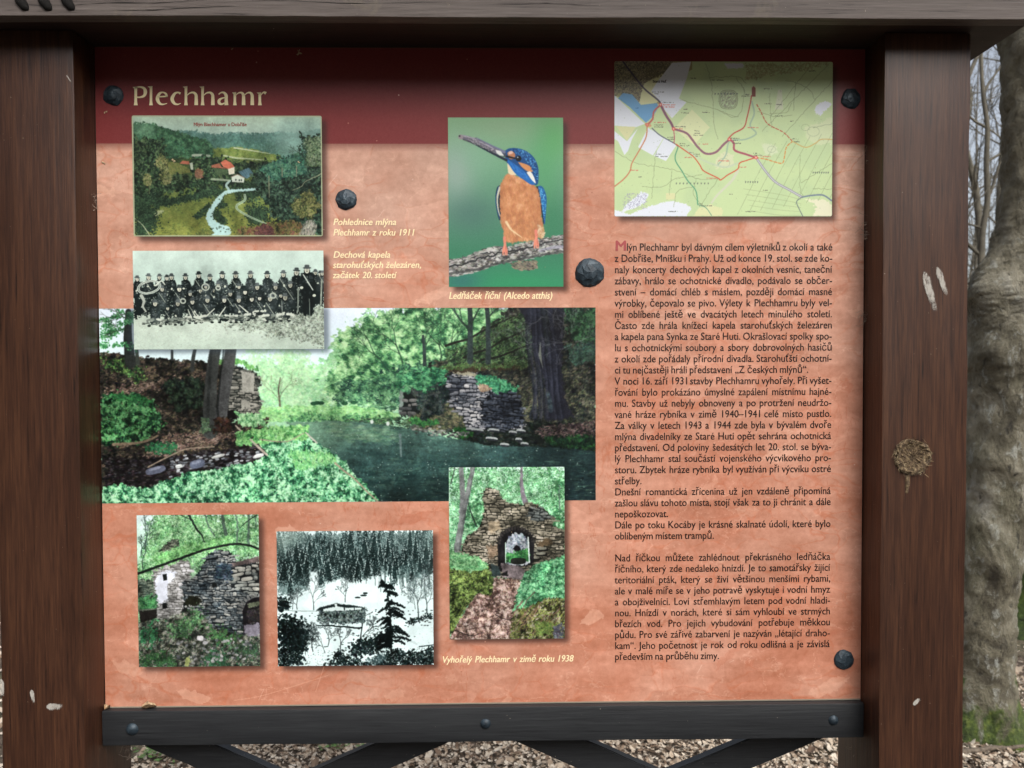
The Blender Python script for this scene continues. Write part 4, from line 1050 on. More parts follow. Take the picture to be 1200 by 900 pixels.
    p.dabs(118, 118, 12, 11, .3, (146, 136, 142))
    p.dabs(113, 114, 3.6, 3.6, 0, (20, 22, 26))
    p.poly([(276, 176), (300, 182), (316, 204), (296, 202), (282, 192)], (214, 216, 214))
    n = 120
    x, y, k = p.pick(p.mask([(130, 112), (180, 118), (270, 170), (270, 190), (180, 150)]), n)
    p.dabs(x, y, 4, 2, .5, p.ramp([(80, 78, 84), (190, 184, 190)], R.rand(n)), alpha=.7)
    # feet
    for x in (318, 462):
        dy = 0 if x < 400 else -32
        p.line([(x - 2, 580 + dy), (x, 615 + dy), (x - 8, 645 + dy)], 14, 10, (216, 132, 112))
        for q in (-9, 1, 9):
            p.line([(x, 610 + dy), (x + q, 640 + dy), (x + q * .9, 658 + dy)], 9, 6, (224, 142, 120))
        p.line([(x + 4, 616 + dy), (x + 6, 650 + dy)], 2, 2, (168, 90, 78))
    p.blur(1.5)
    p.grain(4)
    return p.out()


def paint_map(w, h):
    p = Paint(w, h, (43, 50, 1137, 830), 18)
    R = p.r
    p.a[:] = (196, 216, 164)
    m = np.clip(p.blurmask((p.noise(160, 2) > .5).astype(np.float32), 12), 0, 1)
    p.fill(m, (186, 208, 160), .7)
    W = (222, 228, 236)
    Y = (214, 216, 168)
    p.poly([(43, 50), (430, 50), (430, 90), (330, 140), (300, 260), (160, 270), (43, 220)], (164, 158, 116))
    n = 3800
    x, y, k = p.pick(p.mask([(43, 50), (330, 50), (300, 100), (200, 150), (215, 230), (180, 272), (60, 205), (43, 230)]), n)
    p.dabs(x, y, 2.6, 1.8, R.rand(n) * 3, p.ramp([(70, 68, 62), (120, 116, 100), (178, 170, 140)], R.rand(n)))
    p.poly([(190, 160), (330, 90), (290, 190), (262, 250), (200, 276), (160, 268)], Y, 2, 20)
    n = 260
    p.dabs(200 + R.rand(n) * 120, 60 + R.rand(n) * 70, 3, 2, R.rand(n) * 3, (110, 106, 84))
    p.poly([(330, 56), (425, 50), (405, 130), (365, 235), (402, 255), (330, 335), (290, 290), (262, 240), (225, 200), (250, 160)], W)
    p.poly([(43, 220), (60, 236), (180, 350), (195, 362), (150, 380), (43, 372)], W)
    p.poly([(43, 400), (105, 450), (160, 385), (130, 440), (110, 500), (92, 520), (60, 450), (43, 440)], W)
    p.poly([(50, 374), (150, 378), (105, 448)], Y)
    p.poly([(210, 382), (290, 430), (235, 522), (160, 480)], W)
    p.poly([(290, 434), (352, 470), (300, 550), (240, 524)], W)
    p.poly([(430, 290), (520, 380), (440, 470), (340, 385)], (216, 224, 176))
    p.poly([(60, 235), (85, 208), (130, 215), (175, 268), (255, 258), (262, 280), (235, 325), (200, 358), (120, 280)], (110, 164, 206), smooth=False)
    for pts in ([(43, 795), (120, 820), (160, 800), (240, 770), (330, 750), (400, 766), (430, 790), (400, 830), (43, 830)], [(75, 810), (100, 770), (150, 730), (175, 705), (215, 715), (195, 760), (140, 790)],
                [(1045, 290), (1060, 262), (1100, 245), (1135, 260), (1075, 320), (1050, 310)], [(590, 58), (685, 58), (690, 80), (610, 84)]):
        p.poly(pts, W, 2, 10)
    p.poly([(300, 712), (345, 712), (348, 742), (300, 746)], Y)
    p.poly([(845, 290), (862, 190), (880, 190), (888, 290)], (206, 214, 184))
    p.poly([(1000, 380), (1137, 330), (1137, 460), (1060, 470), (1000, 430)], (206, 218, 176), 4, 20)
    p.poly([(1000, 740), (1100, 750), (1137, 770), (1137, 830), (1040, 830), (1060, 780)], (226, 226, 196), 3, 20)
    p.poly([(550, 540), (590, 500), (640, 520), (640, 580), (550, 590)], (212, 218, 180), 3, 15)
    p.poly([(780, 460), (850, 470), (862, 510), (800, 520)], (208, 220, 184), 3, 12)
    p.poly([(450, 800), (520, 770), (590, 790), (580, 830), (440, 830)], (214, 218, 170), 3, 15)
    n = 240
    p.dabs(85 + R.rand(n) * 120, 712 + R.rand(n) * 80, 2., 1.4, R.rand(n) * 3, (150, 150, 176))
    n = 700
    x, y, k = p.pick(p.mask([(700, 60), (1130, 50), (980, 95), (860, 110), (760, 130), (690, 150)], 4, 20), n)
    p.dabs(x, y, 5, 2, R.rand(n) * 3, p.ramp([(120, 116, 84), (190, 180, 140)], R.rand(n)), alpha=.6)
    # contour-like thin lines and forest rides
    gl = (128, 146, 108)
    for q in range(9):
        x = 660 + q * 58
        p.line([(x, 820 - 10 * q), (x + 110, 600 - 10 * q), (x + 190, 460 - 12 * q)], 1.8, 1.8, gl, False, alpha=.7)
    for q in range(5):
        p.line([(690 + q * 10, 690 + q * 28), (880, 720 + q * 26), (980, 745 + q * 20)], 1.6, 1.6, gl, alpha=.6)
    for pts in ([(780, 400), (1120, 60)], [(820, 330), (1010, 90)], [(880, 430), (1137, 140)], [(500, 60), (530, 180), (540, 360), (560, 440)], [(370, 240), (520, 280), (660, 330)],
                [(43, 500), (150, 560), (330, 590), (460, 640), (560, 640)], [(250, 500), (228, 740)], [(330, 600), (318, 720)], [(180, 680), (280, 680), (350, 640), (480, 620)],
                [(520, 130), (660, 125), (700, 160)], [(560, 290), (640, 330), (680, 290), (690, 180)], [(820, 310), (900, 305), (930, 260)], [(900, 140), (1010, 180), (1050, 240)],
                [(980, 660), (1137, 560)], [(975, 520), (975, 680), (990, 730)], [(1040, 690), (1137, 690)], [(450, 640), (440, 720), (480, 770)], [(470, 780), (560, 640)],
                [(760, 300), (830, 320), (930, 320)], [(820, 210), (830, 380)], [(950, 150), (940, 300)], [(340, 780), (360, 700), (450, 680)], [(650, 130), (700, 200)], [(1040, 380), (1137, 360)]):
        p.line(pts, 2., 2., gl, alpha=.85, wob=2)
    t = np.linspace(0, 6.28, 80)
    for k in (1., .86):
        p.line(list(zip(612 + 46 * k * np.cos(t), 240 + 52 * k * np.sin(t) + 5 * np.sin(3 * t))), 3, 3, (130, 140, 110), False)
    p.dabs(*p.pick(((p.U - 612)**2 / 38**2 + (p.V - 240)**2 / 42**2 < 1).astype(float), 150)[:2], 5, 1.6, -.8, (150, 156, 130))
    for cx, cy, r in ((1040, 400, 30), (1000, 380, 20), (830, 490, 20), (590, 560, 30)):
        p.line(list(zip(cx + r * np.cos(t), cy + r * .8 * np.sin(t))), 2, 2, (150, 170, 130), False, alpha=.8)
    # creeks
    p.line([(660, 600), (630, 650), (560, 720), (530, 760)], 14, 10, (206, 208, 190), alpha=.8)
    p.line([(730, 250), (742, 310), (722, 370), (752, 410), (700, 440), (620, 450), (600, 520), (560, 570)], 8, 7, (150, 180, 160), alpha=.8)
    p.line([(400, 490), (440, 520), (520, 560), (600, 580), (660, 560)], 10, 10, (190, 206, 180), alpha=.7)
    # roads and paths
    p.line([(85, 50), (130, 110), (190, 185), (262, 245), (272, 265)], 8, 8, (74, 70, 84))
    p.line([(272, 265), (300, 320), (326, 360), (338, 388)], 13, 12, (150, 88, 104))
    p.line([(272, 265), (300, 320), (326, 360), (338, 388)], 5, 5, (110, 90, 110))
    p.line([(272, 268), (240, 300), (232, 340), (206, 368)], 9, 9, (190, 104, 98))
    p.line([(338, 388), (400, 408), (430, 440), (460, 480), (500, 512), (550, 505), (590, 465), (620, 440)], 11, 11, (160, 96, 108))
    p.line([(338, 388), (400, 408), (430, 440), (460, 480), (500, 512), (550, 505), (590, 465), (620, 440)], 4, 4, (120, 110, 124))
    p.line([(620, 440), (640, 460), (645, 495), (700, 515), (750, 532)], 11, 10, (170, 92, 104))
    p.line([(752, 532), (800, 600), (850, 655), (920, 695), (985, 732)], 12, 12, (150, 152, 160))
    p.line([(752, 532), (800, 600), (850, 655), (920, 695), (985, 732)], 4, 4, (206, 206, 210))
    p.line([(985, 732), (1030, 724), (1090, 722), (1135, 750)], 8, 8, (120, 138, 150))
    p.line([(985, 732), (958, 755), (970, 790), (990, 830)], 5, 5, (120, 138, 130))
    p.line([(230, 385), (270, 420), (340, 460), (360, 475)], 6, 6, (110, 120, 130))
    p.line([(338, 388), (342, 430), (340, 460)], 5, 5, (180, 100, 110))
    p.line([(206, 375), (200, 430), (170, 490), (130, 560), (120, 600), (90, 640), (43, 678)], 6, 6, (196, 130, 96))
    p.line([(350, 465), (400, 500), (440, 530), (470, 570), (490, 600), (560, 635), (575, 645), (610, 620), (660, 590), (670, 560), (710, 545), (750, 532)], 5.5, 5.5, (206, 96, 66))
    p.line([(612, 436), (640, 410), (690, 380), (706, 330), (722, 260), (728, 220)], 6, 6, (186, 88, 74))
    p.line([(752, 532), (800, 540), (850, 555), (885, 560), (895, 530), (905, 480), (935, 450)], 5, 5, (212, 140, 72), dash=(16, 7))
    p.line([(935, 450), (890, 405), (830, 375), (800, 350), (775, 300), (755, 265)], 5, 5, (186, 100, 74), dash=(16, 7))
    p.line([(935, 450), (1000, 480), (1050, 460), (1080, 440), (1137, 440)], 5, 5, (200, 176, 110))
    p.line([(360, 480), (346, 540), (380, 600), (410, 650), (450, 700), (460, 770)], 6, 6, (96, 160, 124))
    p.line([(460, 770), (500, 785), (530, 825)], 4, 4, (110, 160, 130))
    p.poly([(730, 180), (738, 172), (748, 182), (748, 225), (730, 225)], (128, 58, 46))
    for x, y in ((272, 266), (338, 388), (206, 368), (618, 440), (752, 532)):
        p.dabs(x, y, 9, 9, 0, (214, 100, 92))
        p.dabs(x, y, 4, 4, 0, (230, 200, 190))
    p.dabs(210, 368, 18, 9, .3, (214, 130, 96), alpha=.6)
    # illegible micro-lettering
    def micro(x, y, L, c, hgt=4.5):
        n = int(L / 4)
        xs = x + np.arange(n) * 4 + R.randn(n) * .6
        k = R.rand(n) > .16
        p.dabs(xs[k], y + R.randn(k.sum()) * .7, 1.5, hgt / 2 * (.6 + .5 * R.rand(k.sum())), 0, c)
    for x, y, L in ((280, 255, 60), (232, 203, 60), (245, 212, 22), (242, 368, 44), (242, 378, 50), (345, 377, 56), (308, 431, 34), (316, 440, 28), (370, 462, 28), (372, 472, 48), (420, 507, 22), (440, 516, 32), (450, 525, 26), (625, 435, 44), (640, 445, 30), (635, 460, 44),
                    (740, 510, 26), (742, 520, 46), (250, 516, 30), (250, 527, 60), (470, 776, 64), (466, 766, 20), (680, 222, 40), (696, 214, 26), (936, 438, 20), (945, 452, 28), (165, 630, 20), (480, 305, 46), (530, 142, 60), (425, 133, 30), (1015, 95, 40), (790, 185, 44), (795, 260, 36), (390, 290, 22), (380, 308, 36), (855, 265, 28), (850, 322, 36), (925, 348, 20), (700, 805, 52), (790, 697, 26), (620, 718, 16), (445, 398, 26), (440, 410, 34), (440, 420, 50), (310, 805, 44)):
        micro(x, y, L, (60, 66, 60))
    for x, y, L in ((285, 267, 66), (285, 278, 60), (345, 388, 40), (242, 356, 62), (710, 381, 62), (560, 549, 62), (395, 531, 36), (505, 636, 60), (465, 464, 50), (670, 580, 36), (775, 527, 56), (120, 597, 44)):
        micro(x, y, L, (206, 92, 80), 5.5)
    micro(150, 283, 18, (50, 90, 150))
    for x0, y0, L, k in ((352, 663, 160, 10), (700, 656, 60, 6), (1040, 608, 76, 8), (545, 212, 110, 8)):
        xs = np.linspace(x0, x0 + L, k)
        p.dabs(xs, y0, 2.4, 5, 0, (110, 124, 110))
        p.dabs(xs + 3, y0 - 2, 1.6, 2, 0, (110, 124, 110))
    n = 260
    p.dabs(60 + R.rand(n) * 1060, 60 + R.rand(n) * 750, 1.6, 1.6, 0, (130, 150, 116), alpha=.7)
    p.blur(.9)
    p.grain(2.5)
    return p.out()


def paint_ground(w, h, rects, red_y):
    """salmon ground with torn-paper / cracked-stone pattern, red head band and printed drop shadows.
    coordinates: units right and down from the panel's top left corner"""
    p = Paint(w, h, (0, 0, w, h), 19, S=2.)
    R = p.r
    U, V = p.U / w, p.V / h
    tone = p.noise(150, 1.8) * .5 + .5 * (1 - V) - .1
    light, deep = np.array((200, 160, 141.)), np.array((188, 126, 101.))
    t = np.clip(.12 + .62 * (1 - V) + .15 * p.noise(120, 2), 0, 1)[..., None]
    p.a[:] = deep * (1 - t) + light * t
    # warped ridged cracks, denser and more horizontal lower down
    n1, n2 = p.noise(90, 1.5, 1., 1.), p.noise(60, 1.6, 1.8, .8)
    X = p.X + 22 * n1
    Y = p.Y + 12 * n2
    # cells: nearest of jittered sites (flat stones)
    for cw, ch, al, wd in ((95, 40, .6, 3.6), (170, 110, .5, 4.8)):
        gx, gy = int(p.W / cw) + 3, int(p.H / ch) + 3
        jx, jy = R.rand(gy, gx), R.rand(gy, gx)
        tv = R.randn(gy, gx)
        cx, cy = np.floor(X / cw).astype(int), np.floor(Y / ch).astype(int)
        d1 = np.full(X.shape, 1e9, np.float32)
        d2 = d1.copy()
        v1 = np.zeros(X.shape, np.float32)
        for oy in (-1, 0, 1):
            for ox in (-1, 0, 1):
                ix, iy = np.clip(cx + ox + 1, 0, gx - 1), np.clip(cy + oy + 1, 0, gy - 1)
                d = ((X - (cx + ox + jx[iy, ix]) * cw) / cw)**2 + ((Y - (cy + oy + jy[iy, ix]) * ch) / ch)**2
                d = np.sqrt(d)
                nw = d < d1
                d2 = np.where(nw, d1, np.minimum(d2, d))
                v1 = np.where(nw, tv[iy, ix], v1)
                d1 = np.where(nw, d, d1)
        edge = np.clip(1 - (d2 - d1) * min(cw, ch) / wd, 0, 1)
        br = np.clip(p.noise(80, 1.5) * .7 + .45, 0, 1)
        p.a += (np.clip(v1, -.6, 2) * 4.)[..., None] * np.array((1, 1, 1.))
        p.fill((edge * br).astype(np.float32), (188, 112, 82), al)
    for q in range(95):
        x, y = R.uniform(0, w), R.uniform(red_y, h)
        L, b = R.uniform(14, 60), R.uniform(4, 16)
        a = R.normal(-.15, .35)
        pt = [(x + L * t * math.cos(a) - o * b * math.sin(a) + R.randn() * 2, y + L * t * math.sin(a) + o * b * math.cos(a) + R.randn() * 2) for t, o in ((-.5, 0), (-.2, -.5), (.2, -.4), (.5, -.1), (.3, .4), (-.25, .5))]
        m = p.mask(pt, 1.2, 14)
        p.fill(m, (224, 178, 154) if R.rand() < .65 else (184, 112, 86), R.uniform(.15, .5))
    rg = np.abs(p.noise(70, 1.2, .5, 1.6))
    p.fill(np.clip(1 - rg / .12, 0, 1) * np.clip(p.noise(140) * .6 + .3, 0, 1), (182, 108, 80), .55)
    rg = np.abs(p.noise(160, 1., 1.4, .8))
    p.fill(np.clip(1 - rg / .06, 0, 1), (230, 190, 168), .35)
    p.a += (p.noise(12, 1.)[..., None] * 3.)
    p.a += (p.noise(50, 1., 2.6, .6)[..., None] * 4.)
    # red head band with its own soft lower edge shadow
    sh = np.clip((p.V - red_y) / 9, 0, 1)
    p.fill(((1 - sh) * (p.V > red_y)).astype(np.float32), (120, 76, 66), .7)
    red = (p.V < red_y).astype(np.float32)
    p.fill(red, (117, 50, 50))
    p.fill(red * np.clip(1 - np.abs(p.V - red_y * .75) / 46, 0, 1), (140, 58, 58), .35)
    p.a += red[..., None] * p.noise(4, .4)[..., None] * 1.4
    for (x0, y0, x1, y1) in rects:
        m = ((p.U > x0 + 5) & (p.U < x1 + 5) & (p.V > y0 + 5) & (p.V < y1 + 5)).astype(np.float32)
        p.fill(np.clip(p.blurmask(m, 2.6), 0, 1), (52, 34, 30), .72)
    # handling marks
    p.line([(150, h - 7), (186, h - 13), (262, h - 36)], .8, .6, (226, 176, 150), alpha=.55)
    p.line([(246, h - 16), (256, h - 46)], .7, .6, (226, 176, 150), alpha=.5)
    for q in range(26):
        x, y = R.uniform(0, w), R.uniform(red_y, h)
        L = R.uniform(3, 16)
        a = R.uniform(-1.2, 1.2)
        p.line([(x, y), (x + L * math.cos(a), y + L * math.sin(a))], .5, .5, (232, 206, 190), False, alpha=.6)
    n = 60
    p.dabs(R.uniform(0, w, n), R.uniform(0, h, n), .8, .7, 0, p.ramp([(220, 200, 186), (150, 84, 60)], R.rand(n)))
    p.grain(2.5)
    return p.out()


# ---------------------------------------------------------------- helpers
def link(o, parent=None, label=None, cat=None, group=None, kind=None):
    COL.objects.link(o)
    if parent is not None:
        o.parent = parent
        o.matrix_parent_inverse = parent.matrix_world.inverted()
    for k, v in (('label', label), ('category', cat), ('group', group), ('kind', kind)):
        if v:
            o[k] = v
    return o


def mesh_obj(name, V, F, mat, parent=None, smooth=False, **kw):
    me = bpy.data.meshes.new(name)
    me.from_pydata([tuple(v) for v in V], [], [tuple(f) for f in F])
    me.validate()
    me.materials.append(mat)
    if smooth:
        me.polygons.foreach_set('use_smooth', [True] * len(me.polygons))
    return link(bpy.data.objects.new(name, me), parent, **kw)


def thing(name, loc, label, cat, group=None):
    o = bpy.data.objects.new(name, None)
    o.location = loc
    o.empty_display_size = .1
    link(o, None, label, cat, group)
    bpy.context.view_layer.update()
    return o


def box(name, x0, x1, y0, y1, z0, z1, mat, parent=None, bev=.002, seg=2, cuts=None, wob=0., **kw):
    """bevelled timber; cuts/wob give its long edges a slight unevenness"""
    bm = bmesh.new()
    bmesh.ops.create_cube(bm, size=1)
    for v in bm.verts:
        v.co = Vector(((x0 + x1) / 2 + v.co.x * (x1 - x0), (y0 + y1) / 2 + v.co.y * (y1 - y0), (z0 + z1) / 2 + v.co.z * (z1 - z0)))
    if cuts:
        axis, n = cuts
        es = [e for e in bm.edges if abs((e.verts[0].co - e.verts[1].co).normalized()[axis]) > .9]
        bmesh.ops.subdivide_edges(bm, edges=es, cuts=n, use_grid_fill=True)
        if wob:
            ph = rng.rand(6) * 6
            for v in bm.verts:
                t = v.co[axis]
                for a in range(3):
                    if a != axis:
                        v.co[a] += wob * (math.sin(t * 9 + ph[a]) * .5 + math.sin(t * 31 + ph[a + 3]) * .25 + random.gauss(0, .15))
    if bev:
        es = [e for e in bm.edges if len(e.link_faces) == 2 and e.calc_face_angle() > .8]
        bmesh.ops.bevel(bm, geom=es, offset=bev, segments=seg, profile=.6, affect='EDGES')
    me = bpy.data.meshes.new(name)
    bm.to_mesh(me)
    bm.free()
    me.materials.append(mat)
    me.polygons.foreach_set('use_smooth', [True] * len(me.polygons))
    me.set_sharp_from_angle(angle=.6)
    return link(bpy.data.objects.new(name, me), parent, **kw)


def tube(path, radii, n=8, cap=True, V=None, F=None, wob=0.):
    """append a tapered tube to V, F"""
    V = [] if V is None else V
    F = [] if F is None else F
    P = [Vector(p) for p in path]
    b0 = len(V)
    up = Vector((.3, .9, .1)).normalized()
    for i, p in enumerate(P):
        t = (P[min(i + 1, len(P) - 1)] - P[max(i - 1, 0)]).normalized()
        a = t.cross(up)
        if a.length < .05:
            a = t.cross(Vector((1, 0, 0)))
        a.normalize()
        b = t.cross(a)
        for k in range(n):
            w = 2 * math.pi * k / n
            r = radii[i] * (1 + (random.gauss(0, wob) if wob else 0))
            V.append(p + a * math.cos(w) * r + b * math.sin(w) * r)
    for i in range(len(P) - 1):
        for k in range(n):
            k2 = (k + 1) % n
            F.append((b0 + i * n + k, b0 + i * n + k2, b0 + (i + 1) * n + k2, b0 + (i + 1) * n + k))
    if cap:
        F.append(tuple(b0 + (len(P) - 1) * n + k for k in range(n)))
        F.append(tuple(b0 + k for k in reversed(range(n))))
    return V, F


# ---------------------------------------------------------------- materials
class NT:
    def __init__(s, name, rough=.6, spec=.5):
        s.m = bpy.data.materials.new(name)
        s.m.use_nodes = True
        s.t = s.m.node_tree
        s.b = s.t.nodes['Principled BSDF']
        s.b.inputs['Roughness'].default_value = rough
        s.b.inputs['Specular IOR Level'].default_value = spec

    def n(s, typ, **kw):
        q = s.t.nodes.new('ShaderNode' + typ)
        for k, v in kw.items():
            if k.startswith('i_'):
                q.inputs[k[2:].replace('_', ' ')].default_value = v
            else:
                setattr(q, k, v)
        return q

    def l(s, a, b):
        s.t.links.new(a, b)

    def coord(s, scale, kind='Object', rot=(0, 0, 0), loc=(0, 0, 0)):
        c = s.n('TexCoord')
        m = s.n('Mapping')
        m.inputs['Scale'].default_value = scale
        m.inputs['Rotation'].default_value = rot
        m.inputs['Location'].default_value = loc
        s.l(c.outputs[kind], m.inputs[0])
        return m.outputs[0]

    def noise(s, vec, scale=1., detail=6., rough=.6, dist=0.):
        q = s.n('TexNoise')
        q.inputs['Scale'].default_value = scale
        q.inputs['Detail'].default_value = detail
        q.inputs['Roughness'].default_value = rough
        q.inputs['Distortion'].default_value = dist
        s.l(vec, q.inputs['Vector'])
        return q.outputs['Fac']

    def ramp(s, fac, stops, interp='LINEAR'):
        r = s.n('ValToRGB')
        r.color_ramp.interpolation = interp
        while len(r.color_ramp.elements) < len(stops):
            r.color_ramp.elements.new(.5)
        for e, (p, c) in zip(r.color_ramp.elements, stops):
            e.position = p
            e.color = (*c, 1) if len(c) == 3 else c
        s.l(fac, r.inputs[0])
        return r.outputs[0]

    def mix(s, fac, a, b, mode='MIX'):
        q = s.n('Mix', data_type='RGBA', blend_type=mode)
        for v, i in ((fac, 0), (a, 6), (b, 7)):
            if isinstance(v, (int, float)):
                q.inputs[i].default_value = v
            elif isinstance(v, tuple):
                q.inputs[i].default_value = (*v, 1)
            else:
                s.l(v, q.inputs[i])
        return q.outputs[2]

    def math(s, op, a, b=0., c=0.):
        q = s.n('Math', operation=op)
        for v, i in ((a, 0), (b, 1), (c, 2)):
            if isinstance(v, (int, float)):
                q.inputs[i].default_value = v
            else:
                s.l(v, q.inputs[i])
        return q.outputs[0]

    def bump(s, h, dist, strength=1.):
        q = s.n('Bump')
        q.inputs['Distance'].default_value = dist
        q.inputs['Strength'].default_value = strength
        s.l(h, q.inputs['Height'])
        s.l(q.outputs[0], s.b.inputs['Normal'])

    def base(s, c):
        if isinstance(c, tuple):
            s.b.inputs['Base Color'].default_value = (*c, 1)
        else:
            s.l(c, s.b.inputs['Base Color'])
        return s.m


def lin(c):
    """display 0-255 -> linear"""
    return tuple(((v / 255 + .055) / 1.055)**2.4 if v / 255 > .04045 else v / 255 / 12.92 for v in c)


def wood(name, dark, mid, light, axis=2, rough=.5, worn=None, crack=.5):
    q = NT(name, rough)
    sc = [70, 70, 70]
    sc[axis] = 3.2
    v = q.coord(sc)
    n1 = q.noise(v, 1., 5, .6, .6)
    sc2 = [330, 330, 330]
    sc2[axis] = 12.
    n2 = q.noise(q.coord(sc2, loc=(3, 1, 2)), 1., 4, .7)
    sc3 = [11, 11, 11]
    sc3[axis] = 1.1
    n3 = q.noise(q.coord(sc3, loc=(7, 5, 1)), 1., 5, .6)
    f = q.math('MULTIPLY_ADD', n2, .52, q.math('MULTIPLY_ADD', n3, .30, q.math('MULTIPLY', n1, .30)))
    c = q.ramp(f, [(.34, dark), (.55, mid), (.80, light)])
    pores = q.ramp(n2, [(.3, (1, 1, 1)), (.4, (0, 0, 0))])
    c = q.mix(q.math('MULTIPLY', pores, crack), c, tuple(x * .35 for x in dark))
    if worn:
        n4 = q.noise(q.coord((9, 9, 9), loc=(2, 8, 4)), 1., 7, .7, .4)
        c = q.mix(q.math('MULTIPLY', q.ramp(n4, [(.56, (0, 0, 0)), (.72, (1, 1, 1))]), .55), c, worn)
    sp = q.noise(q.coord((240, 240, 240)), 1., 2, .5)
    c = q.mix(q.ramp(sp, [(.76, (0, 0, 0)), (.79, (1, 1, 1))]), c, (.33, .28, .22))
    q.l(q.math('MULTIPLY_ADD', n3, .3, rough - .15), q.b.inputs['Roughness'])
    q.bump(q.math('ADD', q.math('MULTIPLY', n2, .6), q.math('MULTIPLY', n1, .6)), .0012, .55)
    return q.base(c)


POST = wood('stained_post_wood', (.008, .0034, .002), (.041, .0155, .0078), (.105, .044, .020), 2, .40, crack=.8)
HEAD = wood('stained_header_wood', (.014, .008, .006), (.032, .017, .012), (.055, .03, .02), 0, .6)
FASC = wood('weathered_fascia_wood', (.05, .038, .034), (.118, .096, .086), (.205, .175, .157), 0, .62, worn=(.26, .22, .15), crack=.9)
RAIL = wood('black_rail_wood', (.0065, .0075, .0085), (.0145, .016, .018), (.031, .034, .036), 0, .5, crack=.5)
q = NT('blackened_bolt_metal', .5)
q.b.inputs['Metallic'].default_value = .25
n = q.noise(q.coord((90, 90, 90)), 1., 5, .6)
q.bump(n, .0012, .7)
BOLT = q.base(q.ramp(n, [(.35, (.012, .02, .028)), (.6, (.034, .054, .07)), (.78, (.13, .17, .19))]))
q = NT('pale_scuff', .8)
n = q.noise(q.coord((160, 160, 60)), 1., 6, .75)
tr = q.n('BsdfTransparent')
mx = q.n('MixShader')
at_ = q.n('Attribute', attribute_name='fade')
fd = q.math('POWER', at_.outputs['Fac'], .6)
q.l(q.math('MULTIPLY', q.ramp(q.math('MULTIPLY', n, q.math('MULTIPLY_ADD', fd, .6, .62)), [(.36, (0, 0, 0)), (.62, (1, 1, 1))]), q.math('MINIMUM', q.math('MULTIPLY', fd, 1.6), .85)), mx.inputs[0])
q.l(tr.outputs[0], mx.inputs[1])
q.l(q.b.outputs[0], mx.inputs[2])
q.l(mx.outputs[0], q.t.nodes['Material Output'].inputs[0])
SCUFF = q.base((.46, .43, .38))
q = NT('knot_wood', .8)
n = q.noise(q.coord((220, 220, 220)), 1., 6, .7)
q.bump(n, .002, 1.)
KNOT = q.base(q.ramp(n, [(.3, (.02, .013, .008)), (.5, (.11, .07, .035)), (.7, (.32, .24, .13))]))
q = NT('board_backing', .8)
BACK = q.base((.05, .03, .02))
INK = NT('black_ink', .5, .3).base(lin((34, 22, 20)))
INKRED = NT('red_ink', .5, .3).base(lin((164, 78, 78)))
CREAM = NT('cream_ink', .5, .3).base(lin((246, 228, 184)))
GOLD = NT('pale_gold_ink', .5, .3).base(lin((246, 234, 188)))
BROWNINK = NT('brown_ink', .5, .3).base(lin((148, 84, 74)))


def picture_material(name, arr, rough=.34):
    h, w = arr.shape[:2]
    im = bpy.data.images.new(name, w, h, alpha=False, float_buffer=False)
    buf = np.ones((h, w, 4), np.float32)
    buf[..., :3] = arr[::-1] / 255.
    im.pixels.foreach_set(buf.ravel())
    im.update()
    im.pack()
    q = NT(name, rough, .3)
    t = q.n('TexImage', interpolation='Cubic')
    t.image = im
    q.l(t.outputs[0], q.b.inputs['Base Color'])
    return q.m


# ---------------------------------------------------------------- the notice board
XL, XR = -.5162 * D, .4781 * D            # inner faces of the two posts
ZB = H - .4446 * D                        # lower edge of the panel
ZS = H + .4905                            # underside of the roof beam
PF, PB = 1.142, 1.285                     # front and back of the posts
YF = 1.09                                 # face of the fascia
board = thing('information_board', (0, 1.21, 0), 'wooden notice board with a printed salmon panel between two brown posts under a small roof', 'notice board')

xo = at(1134, 430, PF).x
xl = at(2.5, 890, PF).x


def post(x0, x1):
    return box('post', x0, x1, PF, PB, -.05, ZS + .001, POST, board, bev=.0035, cuts=(2, 40), wob=.0009)


post(XR, xo)
post(xl, XL)
XE = at(1222, 27, YF).x
XW = -XE - .05
box('fascia_board', XW, XE, YF, YF + .022, ZS - .002, ZS + .15, FASC, board, bev=.0018, cuts=(0, 40), wob=.0007)
box('header_beam', XW, XE - .004, YF + .029, 1.34, ZS + .002, ZS + .11, HEAD, board, bev=.003, cuts=(0, 40), wob=.0008)
# roof: boards running down both slopes from a ridge
rv = [(-.12, .1), (.16, .26), (.44, .1)]
for s in (0, 1):
    y0, z0 = YF + rv[s][0] + .02, ZS + .045 + rv[s][1]
    y1, z1 = YF + rv[s + 1][0] + .02, ZS + .045 + rv[s + 1][1]
    nb = 3
    for k in range(nb):
        a, b = k / nb, (k + 1) / nb
        ya, yb = y0 + (y1 - y0) * a, y0 + (y1 - y0) * b
        za, zb = z0 + (z1 - z0) * a, z0 + (z1 - z0) * b
        V = [(XW - .06, ya, za), (XE + .06, ya, za), (XE + .06, yb, zb), (XW - .06, yb, zb)]
        V = V + [(x, y, z + .02) for x, y, z in V]
        V = [(x, y + (.002 if y == ya else -.002), z) for x, y, z in V]
        mesh_obj('roof_board', V, [(0, 3, 2, 1), (4, 5, 6, 7), (0, 1, 5, 4), (1, 2, 6, 5), (2, 3, 7, 6), (3, 0, 4, 7)], FASC, board)
